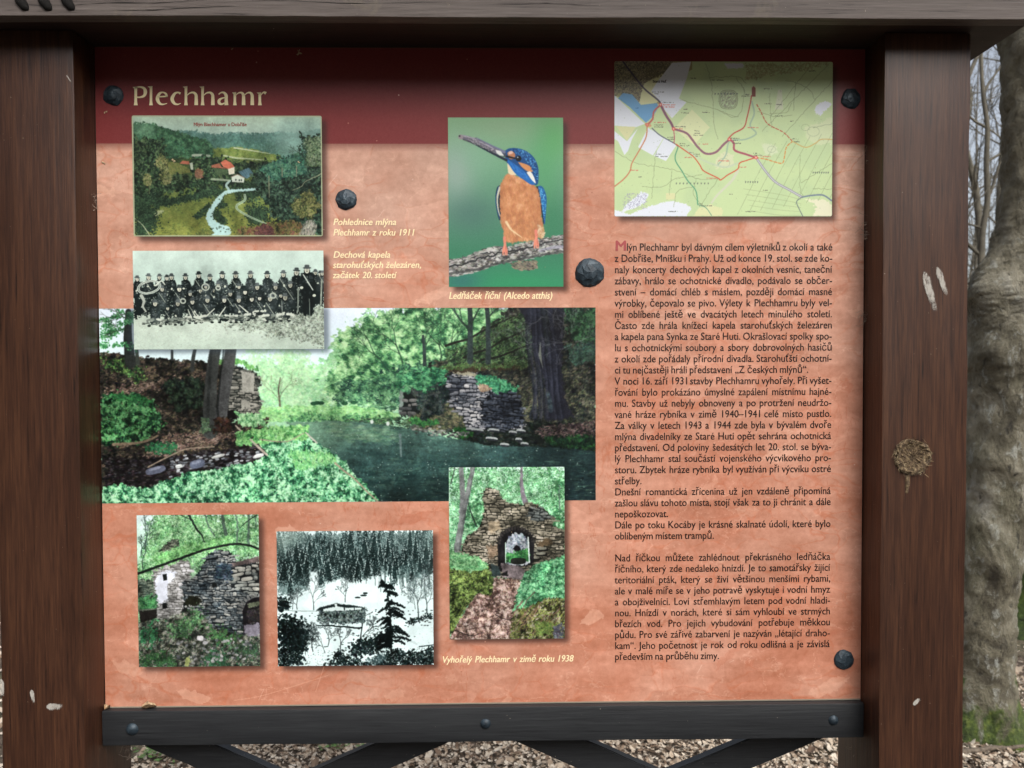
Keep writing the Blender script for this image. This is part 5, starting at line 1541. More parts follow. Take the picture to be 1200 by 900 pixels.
for x0 in (XW + .001, XE - .03):       # gable ends that carry the roof boards
    V = [(x0, YF - .05, ZS + .112), (x0, 1.36, ZS + .112), (x0, 1.36, ZS + .17), (x0, YF + .18, ZS + .30), (x0, YF - .05, ZS + .17)]
    V = V + [(x + .025, y, z) for x, y, z in V]
    mesh_obj('gable_board', V, [(0, 1, 2, 3, 4), (9, 8, 7, 6, 5)] + [(i, (i + 1) % 5 + 0, (i + 1) % 5 + 5, i + 5) for i in range(5)], HEAD, board)

zr0, zr1 = at(123, 874, 1.19).z, ZB - .0005
xa, xb = XL + .001, XR - .001
box('rail', xa, xb, 1.188, 1.232, zr0, zr1, RAIL, board, bev=.0022, cuts=(0, 40), wob=.0006)
zlow = zr0 - .155
box('rail', xa, xb, 1.188, 1.232, zlow - .06, zlow, RAIL, board, bev=.0022)


def brace(px0, py0, sl, dy=0.):
    Y = 1.236 + dy
    a = at(px0, py0, Y)
    b = at(px0 + (1 if sl > 0 else -1) * 276, py0 + abs(sl) * 276, Y)
    u = (b - a).normalized()
    nrm = Vector((-u.z, 0, u.x)) if u.x > 0 else Vector((u.z, 0, -u.x))
    hw = .0245
    a = a - u * .05
    b = a + (b - a).normalized() * (.155 + .03) / abs(u.z)
    bm = bmesh.new()
    ring = []
    K = 18
    for k in range(K + 1):
        c = a + (b - a) * k / K
        w = hw + random.gauss(0, .0004)
        ring.append([bm.verts.new(c + nrm * w + Vector((0, y, 0))) for y in (0, .018)] + [bm.verts.new(c - nrm * w + Vector((0, y, 0))) for y in (.018, 0)])
    for r0, r1 in zip(ring, ring[1:]):
        for i in range(4):
            bm.faces.new((r0[i], r0[(i + 1) % 4], r1[(i + 1) % 4], r1[i]))
    bm.faces.new(ring[0][::-1])
    bm.faces.new(ring[-1])
    bmesh.ops.recalc_face_normals(bm, faces=bm.faces)
    es = [e for e in bm.edges if len(e.link_faces) == 2 and e.calc_face_angle() > .8]
    bmesh.ops.bevel(bm, geom=es, offset=.0018, segments=2, affect='EDGES')
    me = bpy.data.meshes.new('brace')
    bm.to_mesh(me)
    bm.free()
    me.materials.append(RAIL)
    link(bpy.data.objects.new('brace', me), board)


brace(209, 873, .44)
brace(489, 868, -.445, .0205)
brace(643, 867, .44)
brace(930, 862, -.42, .0205)

# printed panel and its backing
panel = box('panel', XL + .0008, XR - .0008, D + .0002, D + .006, ZB, ZS + .0015, BACK, board, bev=0)
box('backing_board', XL + .002, XR - .002, D + .0065, D + .03, ZB + .002, ZS + .001, BACK, board, bev=.001)

# X'/Z' (distance 1) rectangles of everything printed on the panel: left, right, bottom, top
RC = {'map': (.1504, .4346, .1928, .3922), 'king': (-.0648, .0838, .1020, .3198), 'postcard': (-.4694, -.2271, .1674, .3217),
      'band': (-.4708, -.2265, .0222, .1490), 'river': (-.5152, .1257, -.1770, .0749), 'ruin': (-.4711, -.3138, -.3914, -.1926),
      'winter': (-.2908, -.0875, -.3922, -.2150), 'arch': (-.0663, .0846, -.3589, -.1328)}
ZT = (ZS - H) / D


def sheet(name, r, mat, lift, parent, corner=0., **kw):
    x0, x1, z0, z1 = r[0] * D, r[1] * D, H + r[2] * D, H + r[3] * D
    y = D - lift
    if corner:
        P = []
        for cx, cz, a0 in ((x1 - corner, z0 + corner, -90), (x1 - corner, z1 - corner, 0), (x0 + corner, z1 - corner, 90), (x0 + corner, z0 + corner, 180)):
            for k in range(5):
                a = math.radians(a0 + k * 22.5)
                P.append((cx + corner * math.cos(a), cz + corner * math.sin(a)))
    else:
        P = [(x0, z0), (x1, z0), (x1, z1), (x0, z1)]
    o = mesh_obj(name, [(x, y, z) for x, z in P], [tuple(range(len(P)))], mat, parent, **kw)
    uv = o.data.uv_layers.new(name='UVMap')
    for l in o.data.loops:
        v = o.data.vertices[l.vertex_index].co
        uv.data[l.index].uv = ((v.x - x0) / (x1 - x0), (v.z - z0) / (z1 - z0))
    return o


GR = (-.5162, .4781, -.4446, ZT)
K9 = 900
gw, gh = (GR[1] - GR[0]) * K9, (GR[3] - GR[2]) * K9
rects = [((RC[k][0] - GR[0]) * K9, (GR[3] - RC[k][3]) * K9, (RC[k][1] - GR[0]) * K9, (GR[3] - RC[k][2]) * K9) for k in RC if k != 'river']
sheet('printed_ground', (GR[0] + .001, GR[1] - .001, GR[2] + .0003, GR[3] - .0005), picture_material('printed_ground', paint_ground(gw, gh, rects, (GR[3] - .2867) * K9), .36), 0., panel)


def pic(key, fn, name, lift, label, corner=0.):
    r = RC[key]
    sheet(name, r, picture_material(key + '_print', fn((r[1] - r[0]) * K9, (r[3] - r[2]) * K9)), lift, panel, corner, label=label)


pic('map', paint_map, 'printed_map', .0004, 'printed trail map, green forest with red routes and a blue pond', .0025)
pic('king', paint_kingfisher, 'printed_photograph', .0004, 'photograph of a kingfisher holding a fish on a branch')
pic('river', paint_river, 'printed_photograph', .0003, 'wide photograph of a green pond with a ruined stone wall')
pic('postcard', paint_postcard, 'printed_photograph', .0004, 'old coloured postcard of a valley with a mill', .0027)
pic('band', paint_band, 'printed_photograph', .0006, 'old black and white group photograph of a brass band')
pic('ruin', paint_ruin, 'printed_photograph', .0004, 'photograph of stone ruins under a leaning branch')
pic('winter', paint_winter, 'printed_photograph', .0004, 'black and white photograph of a ruin in the snow')
pic('arch', paint_arch, 'printed_photograph', .0006, 'photograph of a ruined stone arch at the end of a leafy path', .0013)

# ---------------------------------------------------------------- lettering
_cache = {}


def glyphs(txt, bold=0., shear=0.):
    k = (txt, bold, shear)
    if k not in _cache:
        c = bpy.data.curves.new('lettering', 'FONT')
        c.body = txt
        c.size = 1
        c.resolution_u = 3
        c.offset = bold
        c.shear = shear
        o = bpy.data.objects.new('lettering', c)
        COL.objects.link(o)
        dg = bpy.context.evaluated_depsgraph_get()
        dg.update()
        me = o.evaluated_get(dg).to_mesh()
        V = np.array([v.co[:2] for v in me.vertices]) if len(me.vertices) else np.zeros((0, 2))
        F = [tuple(p.vertices) for p in me.polygons]
        o.evaluated_get(dg).to_mesh_clear()
        bpy.data.objects.remove(o)
        bpy.data.curves.remove(c)
        _cache[k] = (V, F)
    return _cache[k]


_v, _f = glyphs('H')
CAPH = _v[:, 1].max()
_v, _f = glyphs('x')
XH = _v[:, 1].max()
SPACE = .28


class Letters:
    def __init__(s):
        s.V, s.F = [], []

    def add(s, V, F, x, z, sx, sz):
        b = len(s.V)
        s.V += [(x + v[0] * sx, z + v[1] * sz) for v in V]
        s.F += [tuple(i + b for i in f) for f in F]

    def words(s, txt, x0, x1, z, sx, sz, justify=True, bold=0., shear=0.):
        ws = txt.split()
        G = [glyphs(w, bold, shear) for w in ws]
        wd = [(g[0][:, 0].max()) for g in G]
        tot = sum(wd)
        if justify:
            if x1 is not None and len(ws) > 1:
                gap = ((x1 - x0) - tot * sx) / (len(ws) - 1)
                if gap < SPACE * sx * .62:
                    sx = (x1 - x0) / (tot + SPACE * .62 * (len(ws) - 1))
                    gap = SPACE * .62 * sx
            else:
                gap = SPACE * sx
        else:                                # stretch the line to its measured width
            sx = (x1 - x0) / (tot + SPACE * (len(ws) - 1))
            gap = SPACE * sx
        x = x0
        for g, w in zip(G, wd):
            s.add(*g, x, z, sx, sz)
            x += w * sx + gap

    def build(s, name, mat, lift, heavy=0., **kw):
        """heavy: the ink spreads a little sideways (overprinted passes, each a hair above the last)"""
        V, F = [], []
        for k in range(3 if heavy else 1):
            b = len(V)
            dx, dz = ((0, 0), (heavy, 0), (heavy * .5, heavy * .5))[k]
            V += [(v[0] + dx, D - lift - k * .00003, v[1] + dz) for v in s.V]
            F += [tuple(i + b for i in f) for f in s.F]
        return mesh_obj(name, V, F, mat, panel, **kw)


BODY = [['Mlýn Plechhamr byl dávným cílem výletníků z okolí a také', 'z Dobříše, Mníšku i Prahy. Už od konce 19. stol. se zde ko-', 'naly koncerty dechových kapel z okolních vesnic, taneční',
         'zábavy, hrálo se ochotnické divadlo, podávalo se občer-', 'stvení – domácí chléb s máslem, později domácí masné', 'výrobky, čepovalo se pivo. Výlety k Plechhamru byly vel-',
         'mi oblíbené ještě ve dvacátých letech minulého století.', 'Často zde hrála knížecí kapela starohuťských železáren', 'a kapela pana Synka ze Staré Huti. Okrašlovací spolky spo-',
         'lu s ochotnickými soubory a sbory dobrovolných hasičů', 'z okolí zde pořádaly přírodní divadla. Starohuťští ochotní-', 'ci tu nejčastěji hráli představení „Z českých mlýnů“.|'],
        ['V noci 16. září 1931 stavby Plechhamru vyhořely. Při vyšet-', 'řování bylo prokázáno úmyslné zapálení místnímu hajné-', 'mu. Stavby už nebyly obnoveny a po protržení neudržo-',
         'vané hráze rybníka v zimě 1940–1941 celé místo pustlo.', 'Za války v letech 1943 a 1944 zde byla v bývalém dvoře', 'mlýna divadelníky ze Staré Huti opět sehrána ochotnická',
         'představení. Od poloviny šedesátých let 20. stol. se býva-', 'lý Plechhamr stal součástí vojenského výcvikového pro-', 'storu. Zbytek hráze rybníka byl využíván při výcviku ostré', 'střelby.|'],
        ['Dnešní romantická zřícenina už jen vzdáleně připomíná', 'zašlou slávu tohoto místa, stojí však za to ji chránit a dále', 'nepoškozovat.|'],
        ['Dále po toku Kocáby je krásné skalnaté údolí, které bylo', 'oblíbeným místem trampů.|'], None,
        ['Nad říčkou můžete zahlédnout překrásného ledňáčka', 'říčního, který zde nedaleko hnízdí. Je to samotářsky žijící', 'teritoriální pták, který se živí většinou menšími rybami,',
         'ale v malé míře se v jeho potravě vyskytuje i vodní hmyz', 'a obojživelníci. Loví střemhlavým letem pod vodní hladi-', 'nou. Hnízdí v norách, které si sám vyhloubí ve strmých',
         'březích vod. Pro jejich vybudování potřebuje měkkou', 'půdu. Pro své zářivé zabarvení je nazýván „létající draho-', 'kam“. Jeho početnost je rok od roku odlišná a je závislá', 'především na průběhu zimy.|']]
U1 = D / 900.                                 # one photograph pixel on the panel, in metres
tx0, tx1 = .1504 * D, at(973.6, 520, D).x
za, zb = at(720, 293.8, D).z, at(720, 773.4, D).z
row = 0
szb = 5.75 * U1 / XH
szb = (szb + 8.1 * U1 / CAPH) / 2
sxb = szb * .885
for par in BODY:
    if par is None:
        row += 1
        continue
    T = Letters()
    for ln in par:
        z = za + (zb - za) * row / 37.
        if row == 0:                          # red initial, set larger
            C = Letters()
            g = glyphs('M')
            sz = 11.3 * U1 / CAPH
            C.add(*g, tx0, z, 12.6 * U1 / g[0][:, 0].max(), sz)
            C.build('lettering', INKRED, .0004, 1.1 * U1)
            T.words(ln[1:], tx0 + 13.9 * U1, tx1, z, sxb, szb)
        elif ln.endswith('|'):
            T.words(ln[:-1], tx0, None, z, sxb, szb)
        else:
            T.words(ln, tx0, tx1, z, sxb, szb)
        row += 1
    T.build('lettering', INK, .0004, .22 * U1)


def caption(lines, xh, mat=CREAM, bold=0., shear=.22, lift=.0004, heavy=.38):
    T = Letters()
    for txt, x0, x1, y in lines:
        a, b = at(x0, y, D), at(x1, y, D)
        T.words(txt, a.x, b.x, a.z, 1, xh * U1 / XH, False, bold, shear)
    T.build('lettering', mat, lift, heavy * U1)


caption([('Pohlednice mlýna', 390, 464, 263.9), ('Plechhamr z roku 1911', 390, 485.5, 276.2)], 4.9)
caption([('Dechová kapela', 390, 457, 302.2), ('starohuťských železáren,', 389.5, 493, 314.2), ('začátek 20. století', 389.5, 465, 326.2)], 4.9)
caption([('Ledňáček říční (Alcedo atthis)', 525.5, 647, 350.4)], 5.2)
caption([('Vyhořelý Plechhamr v zimě roku 1938', 517.5, 672, 776.6)], 5.)
caption([('Mlýn Blechhamer u Dobříše', 226.8, 289, 148.)], 2.7, BROWNINK, 0., 0, .0007)
caption([('Stará Huť', 764.6, 780.4, 97.)], 1.9, INK, 0., 0, .0007)

# the head lettering: drawn letter by letter with a broad pen (flared stems, small head serifs)
TT = Letters()


def tp(x, y):
    v = at(145 + x / 6.667, 90 + y / 6.667, D)
    return v.x, v.z


def pen(pts, smooth=True, n=9):
    P = catmull([(a, b, c) for a, b, c in pts], n) if smooth and len(pts) > 2 else np.array(pts, float)
    t = np.gradient(P[:, :2], axis=0)
    t /= np.maximum(np.hypot(t[:, 0], t[:, 1]), 1e-6)[:, None]
    nn = np.column_stack([-t[:, 1], t[:, 0]])
    A, B = P[:, :2] + nn * P[:, 2:] * .6, P[:, :2] - nn * P[:, 2:] * .6
    b = len(TT.V)
    TT.V += [tp(*q) for q in A] + [tp(*q) for q in B]
    m = len(P)
    TT.F += [(b + i, b + i + 1, b + m + i + 1, b + m + i) for i in range(m - 1)]


def stem(x, top, w=23, foot=1, bot=223, serif=16):
    w = w * 1.15
    b = len(TT.V)
    L = [(x - w * .46, top + 8), (x - w * .42, top + 40), (x - w * .42, bot - 30), (x - w * .5 - foot * 2, bot)]
    Rr = [(x + w * .44, top), (x + w * .40, top + 40), (x + w * .40, bot - 30), (x + w * .5 + foot * 2, bot)]
    TT.V += [tp(*q) for q in L] + [tp(*q) for q in Rr]
    TT.F += [(b + i, b + i + 1, b + 5 + i, b + 4 + i) for i in range(3)]
    if serif:
        b = len(TT.V)
        TT.V += [tp(x - w * .4 - serif, top + 4), tp(x - w * .45 - serif * .3, top + 11), tp(x - w * .3, top + 20), tp(x + w * .44, top), tp(x + w * .2, top + 1)]
        TT.F += [(b, b + 1, b + 2, b + 3, b + 4)]


stem(95, 77)
pen([(88, 84, 9), (130, 81, 11), (160, 92, 17), (170, 118, 23), (160, 148, 17), (130, 160, 11), (100, 160, 9)])
stem(214, 73, 21)
pen([(264, 158, 8), (300, 155, 9), (343, 153, 9)])
pen([(338, 156, 14), (330, 134, 14), (305, 122, 9), (279, 134, 17), (264, 172, 23), (279, 206, 18), (306, 216, 10), (340, 208, 4)])
pen([(444, 132, 15), (424, 123, 10), (398, 134, 17), (379, 172, 23), (394, 206, 18), (420, 216, 10), (446, 208, 4)])
for x in (487, 617):
    stem(x, 74, 22)
    pen([(x + 6, 148, 5), (x + 30, 128, 9), (x + 58, 124, 13), (x + 77, 140, 19), (x + 80, 170, 21), (x + 80, 222, 24)])
pen([(742, 138, 8), (762, 124, 9), (785, 126, 15), (800, 146, 21), (801, 180, 21), (803, 222, 25)])
pen([(800, 162, 6), (770, 168, 10), (746, 184, 18), (748, 206, 19), (768, 214, 12), (798, 200, 5)])
stem(869, 120, 21, serif=12)
pen([(874, 146, 5), (896, 128, 8), (920, 125, 13), (935, 142, 19), (937, 172, 21), (937, 222, 24)])
pen([(940, 148, 5), (964, 128, 8), (988, 125, 13), (1003, 142, 19), (1005, 172, 21), (1005, 222, 24)])
stem(1064, 120, 22, serif=14)
pen([(1070, 148, 5), (1085, 128, 8), (1098, 122, 13), (1112, 130, 20)])
TT.build('lettering', GOLD, .0004, label='large pale heading letters on the dark red band')

# ---------------------------------------------------------------- bolts


def hammered(name, px, py, rpx, base, Y, seg=8, rise=.42, parent=board, rnd=.05, flat=True):
    c = at(px, py, Y)
    r = rpx * Y / 900.
    V, F = [], []
    prof = [(1.02, .0), (1., .14), (.86, .48), (.52, .86), (.2, 1.)]
    for k, (a, b) in enumerate(prof):
        for i in range(seg):
            w = 2 * math.pi * (i + (.5 if k % 2 else 0)) / seg
            rr = r * a * (1 + (random.gauss(0, rnd) if k else 0))
            V.append((c.x + rr * math.cos(w), Y - r * rise * b * (1 + random.gauss(0, rnd)), c.z + rr * math.sin(w)))
    V.append((c.x + random.gauss(0, .05) * r, Y - r * rise * 1.04, c.z))
    for k in range(len(prof) - 1):
        for i in range(seg):
            a, b = k * seg + i, k * seg + (i + 1) % seg
            F.append((a, b, b + seg, a + seg))
    for i in range(seg):
        F.append(((len(prof) - 1) * seg + i, (len(prof) - 1) * seg + (i + 1) % seg, len(V) - 1))
    o = mesh_obj(name, V, F, BOLT, parent, smooth=not flat)
    return o


for px, py, r in ((133, 112, 11.5), (405.5, 234, 12.3), (691, 319.5, 16.8), (997, 116, 11.5), (989, 773, 12)):
    hammered('hammered_bolt', px, py, r, None, D - .0002)
for px, py, r in ((155, 854.5, 7.2), (569, 848, 6.2), (976.5, 844, 6.2)):
    hammered('round_bolt', px, py, r, None, 1.1885, seg=14, rise=.6, rnd=.015, flat=False)

# ---------------------------------------------------------------- knot, scrapes and gouges in the timber


def blob_on_face(name, pts, Y, mat, lift=.0006, th=0., jit=.6):
    P = [at(x + random.gauss(0, jit), y + random.gauss(0, jit), Y) for x, y in pts]
    c = sum((Vector(p) for p in P), Vector()) / len(P)
    V = [(p.x, Y - lift, p.z) for p in P] + [(c.x, Y - lift - th, c.z)]
    F = [(i, (i + 1) % len(P), len(P)) for i in range(len(P))]
    o = mesh_obj(name, V, F, mat, board)
    fa = o.data.attributes.new('fade', 'FLOAT', 'POINT')
    fa.data.foreach_set('value', [0.] * len(P) + [1.])
    return o


# knot: sunken eye with a raised, ragged rim
kc = at(1069, 535, PF)
V, F = [], []
S_ = 40
for k, (a, dz) in enumerate([(1.02, 0), (.95, .0022), (.82, .0034), (.66, .0012), (.45, .0016), (.28, .0008), (.12, .0012)]):
    for i in range(S_):
        w = 2 * math.pi * i / S_
        rr = 22.5 * PF / 900 * a * (1 + .05 * math.sin(3 * w + 1) + random.gauss(0, .035))
        V.append((kc.x + rr * math.cos(w), PF - .0004 - dz * (1 + random.gauss(0, .45)) * (1 if k else 0), kc.z + rr * .95 * math.sin(w)))
for k in range(6):
    for i in range(S_):
        a, b = k * S_ + i, k * S_ + (i + 1) % S_
        F.append((a, b, b + S_, a + S_))
F.append(tuple(6 * S_ + i for i in range(S_)))
kn = mesh_obj('knot', V, F, KNOT, board)
q = NT('knot_fibre', .85)
gi = q.n('NewGeometry')
FIBRE = q.base(q.ramp(gi.outputs['Random Per Island'], [(0, (.02, .013, .008)), (.5, (.10, .068, .036)), (.8, (.27, .20, .11)), (1, (.46, .38, .24))]))
V, F = [], []
for _ in range(230):
    w = random.uniform(0, 6.28)
    rr = 22 * PF / 900 * min(1.12, abs(random.gauss(.84, .13)) if random.random() < .8 else random.random() * .6)
    p = Vector((kc.x + rr * math.cos(w), PF - .003 - .0015 * random.random(), kc.z + rr * math.sin(w)))
    tg = Vector((-math.sin(w), 0, math.cos(w)))
    d = (tg + Vector((random.gauss(0, .5), random.gauss(0, .25), random.gauss(0, .5)))).normalized()
    P = [p]
    for k in range(3):
        d = (d + Vector((random.gauss(0, .35), random.gauss(0, .2), random.gauss(0, .35)))).normalized()
        q2 = P[-1] + d * random.uniform(.0012, .0028)
        q2.y = min(q2.y, PF - .0008)
        P.append(q2)
    tube(P, [.00028, .00034, .00028, .00014], 3, False, V, F)
mesh_obj('fibre', V, F, FIBRE, kn, kind='stuff')
blob_on_face('knot_splinter', [(1061, 557), (1066, 556), (1067, 566), (1065, 578), (1061, 578), (1060, 566)], PF, KNOT, .0008, .002)


def streak(px0, py0, px1, py1, w0, w1, Y=PF):
    n = 12
    L, Rr = [], []
    dx, dy = px1 - px0, py1 - py0
    d = math.hypot(dx, dy)
    for k in range(n + 1):
        t = k / n
        w = (w0 + (w1 - w0) * t) * math.sin(math.pi * min(1, t * 3 + .15) * .5) / 2
        x, y = px0 + dx * t, py0 + dy * t
        L.append((x - dy / d * w, y + dx / d * w))
        Rr.append((x + dy / d * w, y - dx / d * w))
    V, F, fd = [], [], []
    for k in range(n + 1):
        (ax, ay), (bx, by) = L[k], Rr[k]
        for j in range(5):
            t = j / 4
            V.append(at(ax + (bx - ax) * t, ay + (by - ay) * t, Y) + Vector((0, -.0006, 0)))
            fd.append(math.sin(math.pi * t)**.5 * min(1, 3.5 * (1 - k / n)) * (1 if k else .3))
    F = [(k * 5 + j, k * 5 + j + 1, k * 5 + j + 6, k * 5 + j + 5) for k in range(n) for j in range(4)]
    o = mesh_obj('scrape_mark', V, F, SCUFF, board)
    fa = o.data.attributes.new('fade', 'FLOAT', 'POINT')
    fa.data.foreach_set('value', fd)
    return o


streak(1083, 318, 1096, 366, 13, 7)
streak(1098, 313, 1109, 347, 10, 6)
streak(37, 808, 40, 824, 7, 3)
streak(54, 828, 74, 828, 10, 7)
streak(1, 795, 3, 816, 9, 5)
streak(1070, 826, 1078, 818, 7, 4)
streak(78, 88, 84, 97, 1.6, 1.2)
q = NT('dark_gouge', .9)
GOUGE = q.base((.006, .005, .004))
for x in (20, 47, 74):  # dark notches in the fascia, built as raised dark tubes
    V, F = tube([at(x, -14, YF + .001), at(x + 5, 2, YF + .0), at(x + 10, 9, YF + .001), at(x + 15, 13, YF + .003)], [.0075, .0075, .006, .002], 8)
    mesh_obj('fascia_notch', V, F, GOUGE, board, smooth=True)
# drying cracks along the fascia
for pts in ([(60, 8), (118, 4), (190, 3), (250, -1)], [(118, 12), (170, 12), (230, 9), (330, 6)], [(255, 3), (330, 1), (420, 4), (540, 2)], [(560, 6), (640, 4), (700, 7)]):
    P = catmull(pts, 8)
    m_ = len(P)
    P = [(x, y + random.gauss(0, .15)) for x, y in P]
    w_ = [max(.05, .5 * math.sin(math.pi * (i + .5) / m_) * random.uniform(.3, 1.1)) for i in range(m_)]
    up = [(x, y - w) for (x, y), w in zip(P, w_)]
    lo = [(x, y + w * .6) for (x, y), w in zip(P, w_)][::-1]
    A = up + lo
    V = [tuple(at(x, y, YF) + Vector((0, -.0006, 0))) for x, y in A]
    m = len(P)
    F = [(i, i + 1, 2 * m - 2 - i, 2 * m - 1 - i) for i in range(m - 1)]
    mesh_obj('drying_crack', V, F, GOUGE, board)
q = NT('bare_wood_chip', .8)
CHIP = q.base((.42, .33, .2))
EDGE = NT('dusty_edge', .8).base((.24, .21, .16))
box('edge_strip', XL + .002, XR - .002, D - .0012, D - .0001, ZB, ZB + .0017, EDGE, panel, bev=0)
V, F = [], []
for _ in range(46):
    px, py = (random.uniform(112, 1008), random.uniform(70, 820)) if _ > 14 else (random.choice([234, 204, 265, 274, 121, 118, 350]) + random.gauss(0, 1.5), random.choice([60, 62, 131, 190, 66]) + random.gauss(0, 2))
    c = at(px, py, D)
    r = random.uniform(.0004, .0009) if _ > 6 else random.uniform(.001, .0022)
    for q_ in range(1 if r < .001 else 3):
        c2 = c + Vector((random.gauss(0, r), 0, random.gauss(0, r)))
        b = len(V)
        k_ = 6
        V += [(c2.x + r * random.uniform(.5, 1.1) * math.cos(i), D - .0009, c2.z + r * random.uniform(.4, 1) * math.sin(i)) for i in np.linspace(0, 5.2, k_)] + [(c2.x, D - .0016, c2.z)]
        F += [(b + i, b + (i + 1) % k_, b + k_) for i in range(k_)]
mesh_obj('dirt_speck', V, F, CHIP, panel, kind='stuff')
V, F = tube([at(232, 59, D) + Vector((-.004, -.0005, 0)), at(234, 59.5, D) + Vector((0, -.002, 0)), at(236, 60, D) + Vector((.0035, -.0005, 0))], [.001, .0042, .001], 7)

# ---------------------------------------------------------------- things lying on or caught in the board
q = NT('dead_leaf_skin', .7)
n = q.noise(q.coord((300, 300, 300)), 1., 4, .6)
DLEAF = q.base(q.ramp(n, [(.35, (.16, .09, .045)), (.55, (.36, .24, .13)), (.7, (.5, .38, .24))]))


def curled_leaf(name, c, L, Wd, yaw, curl, label, cat, mat=DLEAF, lift=.0):
    V, F = [], []
    for i in range(7):
        t = i / 6
        w = Wd * math.sin(math.pi * (t * .9 + .07))
        for j in range(5):
            s = (j - 2) / 2
            x, y = (t - .5) * L, s * w / 2
            z = curl * (s * s) * w + .25 * L * (t - .5)**2 + lift + random.gauss(0, L * .02)
            V.append(Vector((x * math.cos(yaw) - y * math.sin(yaw), x * math.sin(yaw) + y * math.cos(yaw), z)) + Vector(c))
    for i in range(6):
        for j in range(4):
            F.append((i * 5 + j, i * 5 + j + 1, i * 5 + j + 6, i * 5 + j + 5))
    o = mesh_obj(name, V, F, mat, None, smooth=True, label=label, cat=cat)
    return o


lp = at(175, 828, 1.194)
curled_leaf('dead_leaf', (lp.x, 1.1935, zr1 + .0022), .021, .017, .3, .55, 'small curled dead leaf on the black rail at the lower left of the panel', 'leaf', lift=.0)
lp = at(126, 828, 1.194)
curled_leaf('dead_leaf', (lp.x, 1.1935, zr1 + .0018), .010, .010, 1.2, .7, 'tiny brown leaf crumb in the corner between left post and black rail', 'leaf')
q = NT('cobweb_fluff', .9)
WEB = q.base((.30, .24, .19))


def tuft(px, py, r, label, n=14, Y=1.19):
    c = at(px, py, Y)
    V, F = [], []
    R = r * Y / 900
    for _ in range(n):
        p = [c + Vector((random.gauss(0, R * .3), random.uniform(-.002, .004), random.gauss(0, R * .6)))]
        d = Vector((random.gauss(0, 1), random.gauss(0, .3), random.gauss(0, 1.2))).normalized()
        for k in range(4):
            d = (d + Vector((random.gauss(0, .5), random.gauss(0, .15), random.gauss(0, .5)))).normalized()
            p.append(p[-1] + d * R * .3)
        tube(p, [.00025] * 5, 3, False, V, F)
    for _ in range(4):
        p = c + Vector((random.gauss(0, R * .3), random.uniform(-.001, .003), random.gauss(0, R * .5)))
        tube([p, p + Vector((R * .22, 0, R * .12))], [.0009, .0006], 5, True, V, F)
    mesh_obj('cobweb_tuft', V, F, WEB, None, label=label, cat='cobweb')


tuft(1016, 268, 12, 'dusty cobweb tuft on the right post beside the lower edge of the map')
tuft(1014, 371, 9, 'dusty cobweb tuft with a dark crumb on the right post beside the text')
tuft(1018, 186, 10, 'thin cobweb strand on the right post below the upper right bolt', 8)
tuft(108, 237, 8, 'dusty cobweb tuft at the left panel edge beside the old postcard')
tuft(1006, 872, 11, 'cobweb with crumbs under the right end of the black rail', 16, 1.23)
tuft(155, 877, 10, 'brown cobweb with crumbs under the left end of the black rail', 16, 1.236)

# ---------------------------------------------------------------- ground, hillside
q = NT('forest_floor', .95)
n1 = q.noise(q.coord((26, 26, 26)), 1., 8, .75, .3)
n2 = q.noise(q.coord((.7, .7, .7)), 1., 5, .6)
c = q.ramp(n1, [(.32, (.03, .021, .015)), (.48, (.08, .058, .04)), (.62, (.15, .11, .08))])
c = q.mix(q.ramp(n2, [(.5, (0, 0, 0)), (.7, (1, 1, 1))]), c, (.085, .105, .04))
q.bump(n1, .02, .8)
GROUND = q.base(c)


def terrain(x, y):
    r = max(0., y - 7.)
    z = .03 * math.sin(x * .9 + 1) * math.sin(y * .7) * min(1, max(0, (y - 2) / 3)) if y > 2 else 0.
    z += min(max(0., -6. - y), 16.) * .75 + min(max(0., -15. - x), 20.) * .6      # unseen rise behind and left, added to block low sky light
    z += min(r, 40) * .10 + max(0, min(r - 3, 40)) * .07 + .25 * math.sin(x * .13 + .5) * min(1, r / 15)
    return z


xs = np.concatenate([np.linspace(-160, -12, 24), np.linspace(-10, 14, 60), np.linspace(18, 160, 14)])
ys = np.concatenate([np.linspace(-120, 0, 24), np.linspace(.7, 12, 40), np.linspace(13, 60, 24), np.linspace(70, 260, 8)])
V = [(x, y, terrain(x, y)) for y in ys for x in xs]
nx = len(xs)
F = [(j * nx + i, j * nx + i + 1, (j + 1) * nx + i + 1, (j + 1) * nx + i) for j in range(len(ys) - 1) for i in range(nx - 1)]
mesh_obj('ground', V, F, GROUND, None, smooth=True, kind='structure')

# dark path in front of the board, added unseen to cut ground bounce
q = NT('low_bounce_soil', .85)
n1 = q.noise(q.coord((14, 14, 14)), 1., 8, .7)
q.bump(n1, .01, .8)
LOWBOUNCE = q.base(q.ramp(n1, [(.35, (.018, .013, .01)), (.65, (.05, .037, .028))]))
px_ = np.linspace(-14, 14, 60)
V = []
for x in px_:
    ya, yb = -2.6 + .25 * math.sin(x * 1.1), 1.55 + .08 * math.sin(x * 1.7 + 1)
    V += [(x, ya + (yb - ya) * k / 6, .004 + terrain(x, ya + (yb - ya) * k / 6)) for k in range(7)]
F = [(i * 7 + k, (i + 1) * 7 + k, (i + 1) * 7 + k + 1, i * 7 + k + 1) for i in range(59) for k in range(6)]
mesh_obj('path', V, F, LOWBOUNCE, None, smooth=True, kind='structure')

# leaf litter: individually bent beech leaves
q = NT('leaf_litter', .75, .3)
gi = q.n('NewGeometry')
c = q.ramp(gi.outputs['Random Per Island'], [(0, (.14, .09, .06)), (.25, (.27, .20, .14)), (.5, (.46, .38, .29)), (.8, (.60, .53, .43)), (1, (.36, .27, .19))])
LITTER = q.base(c)


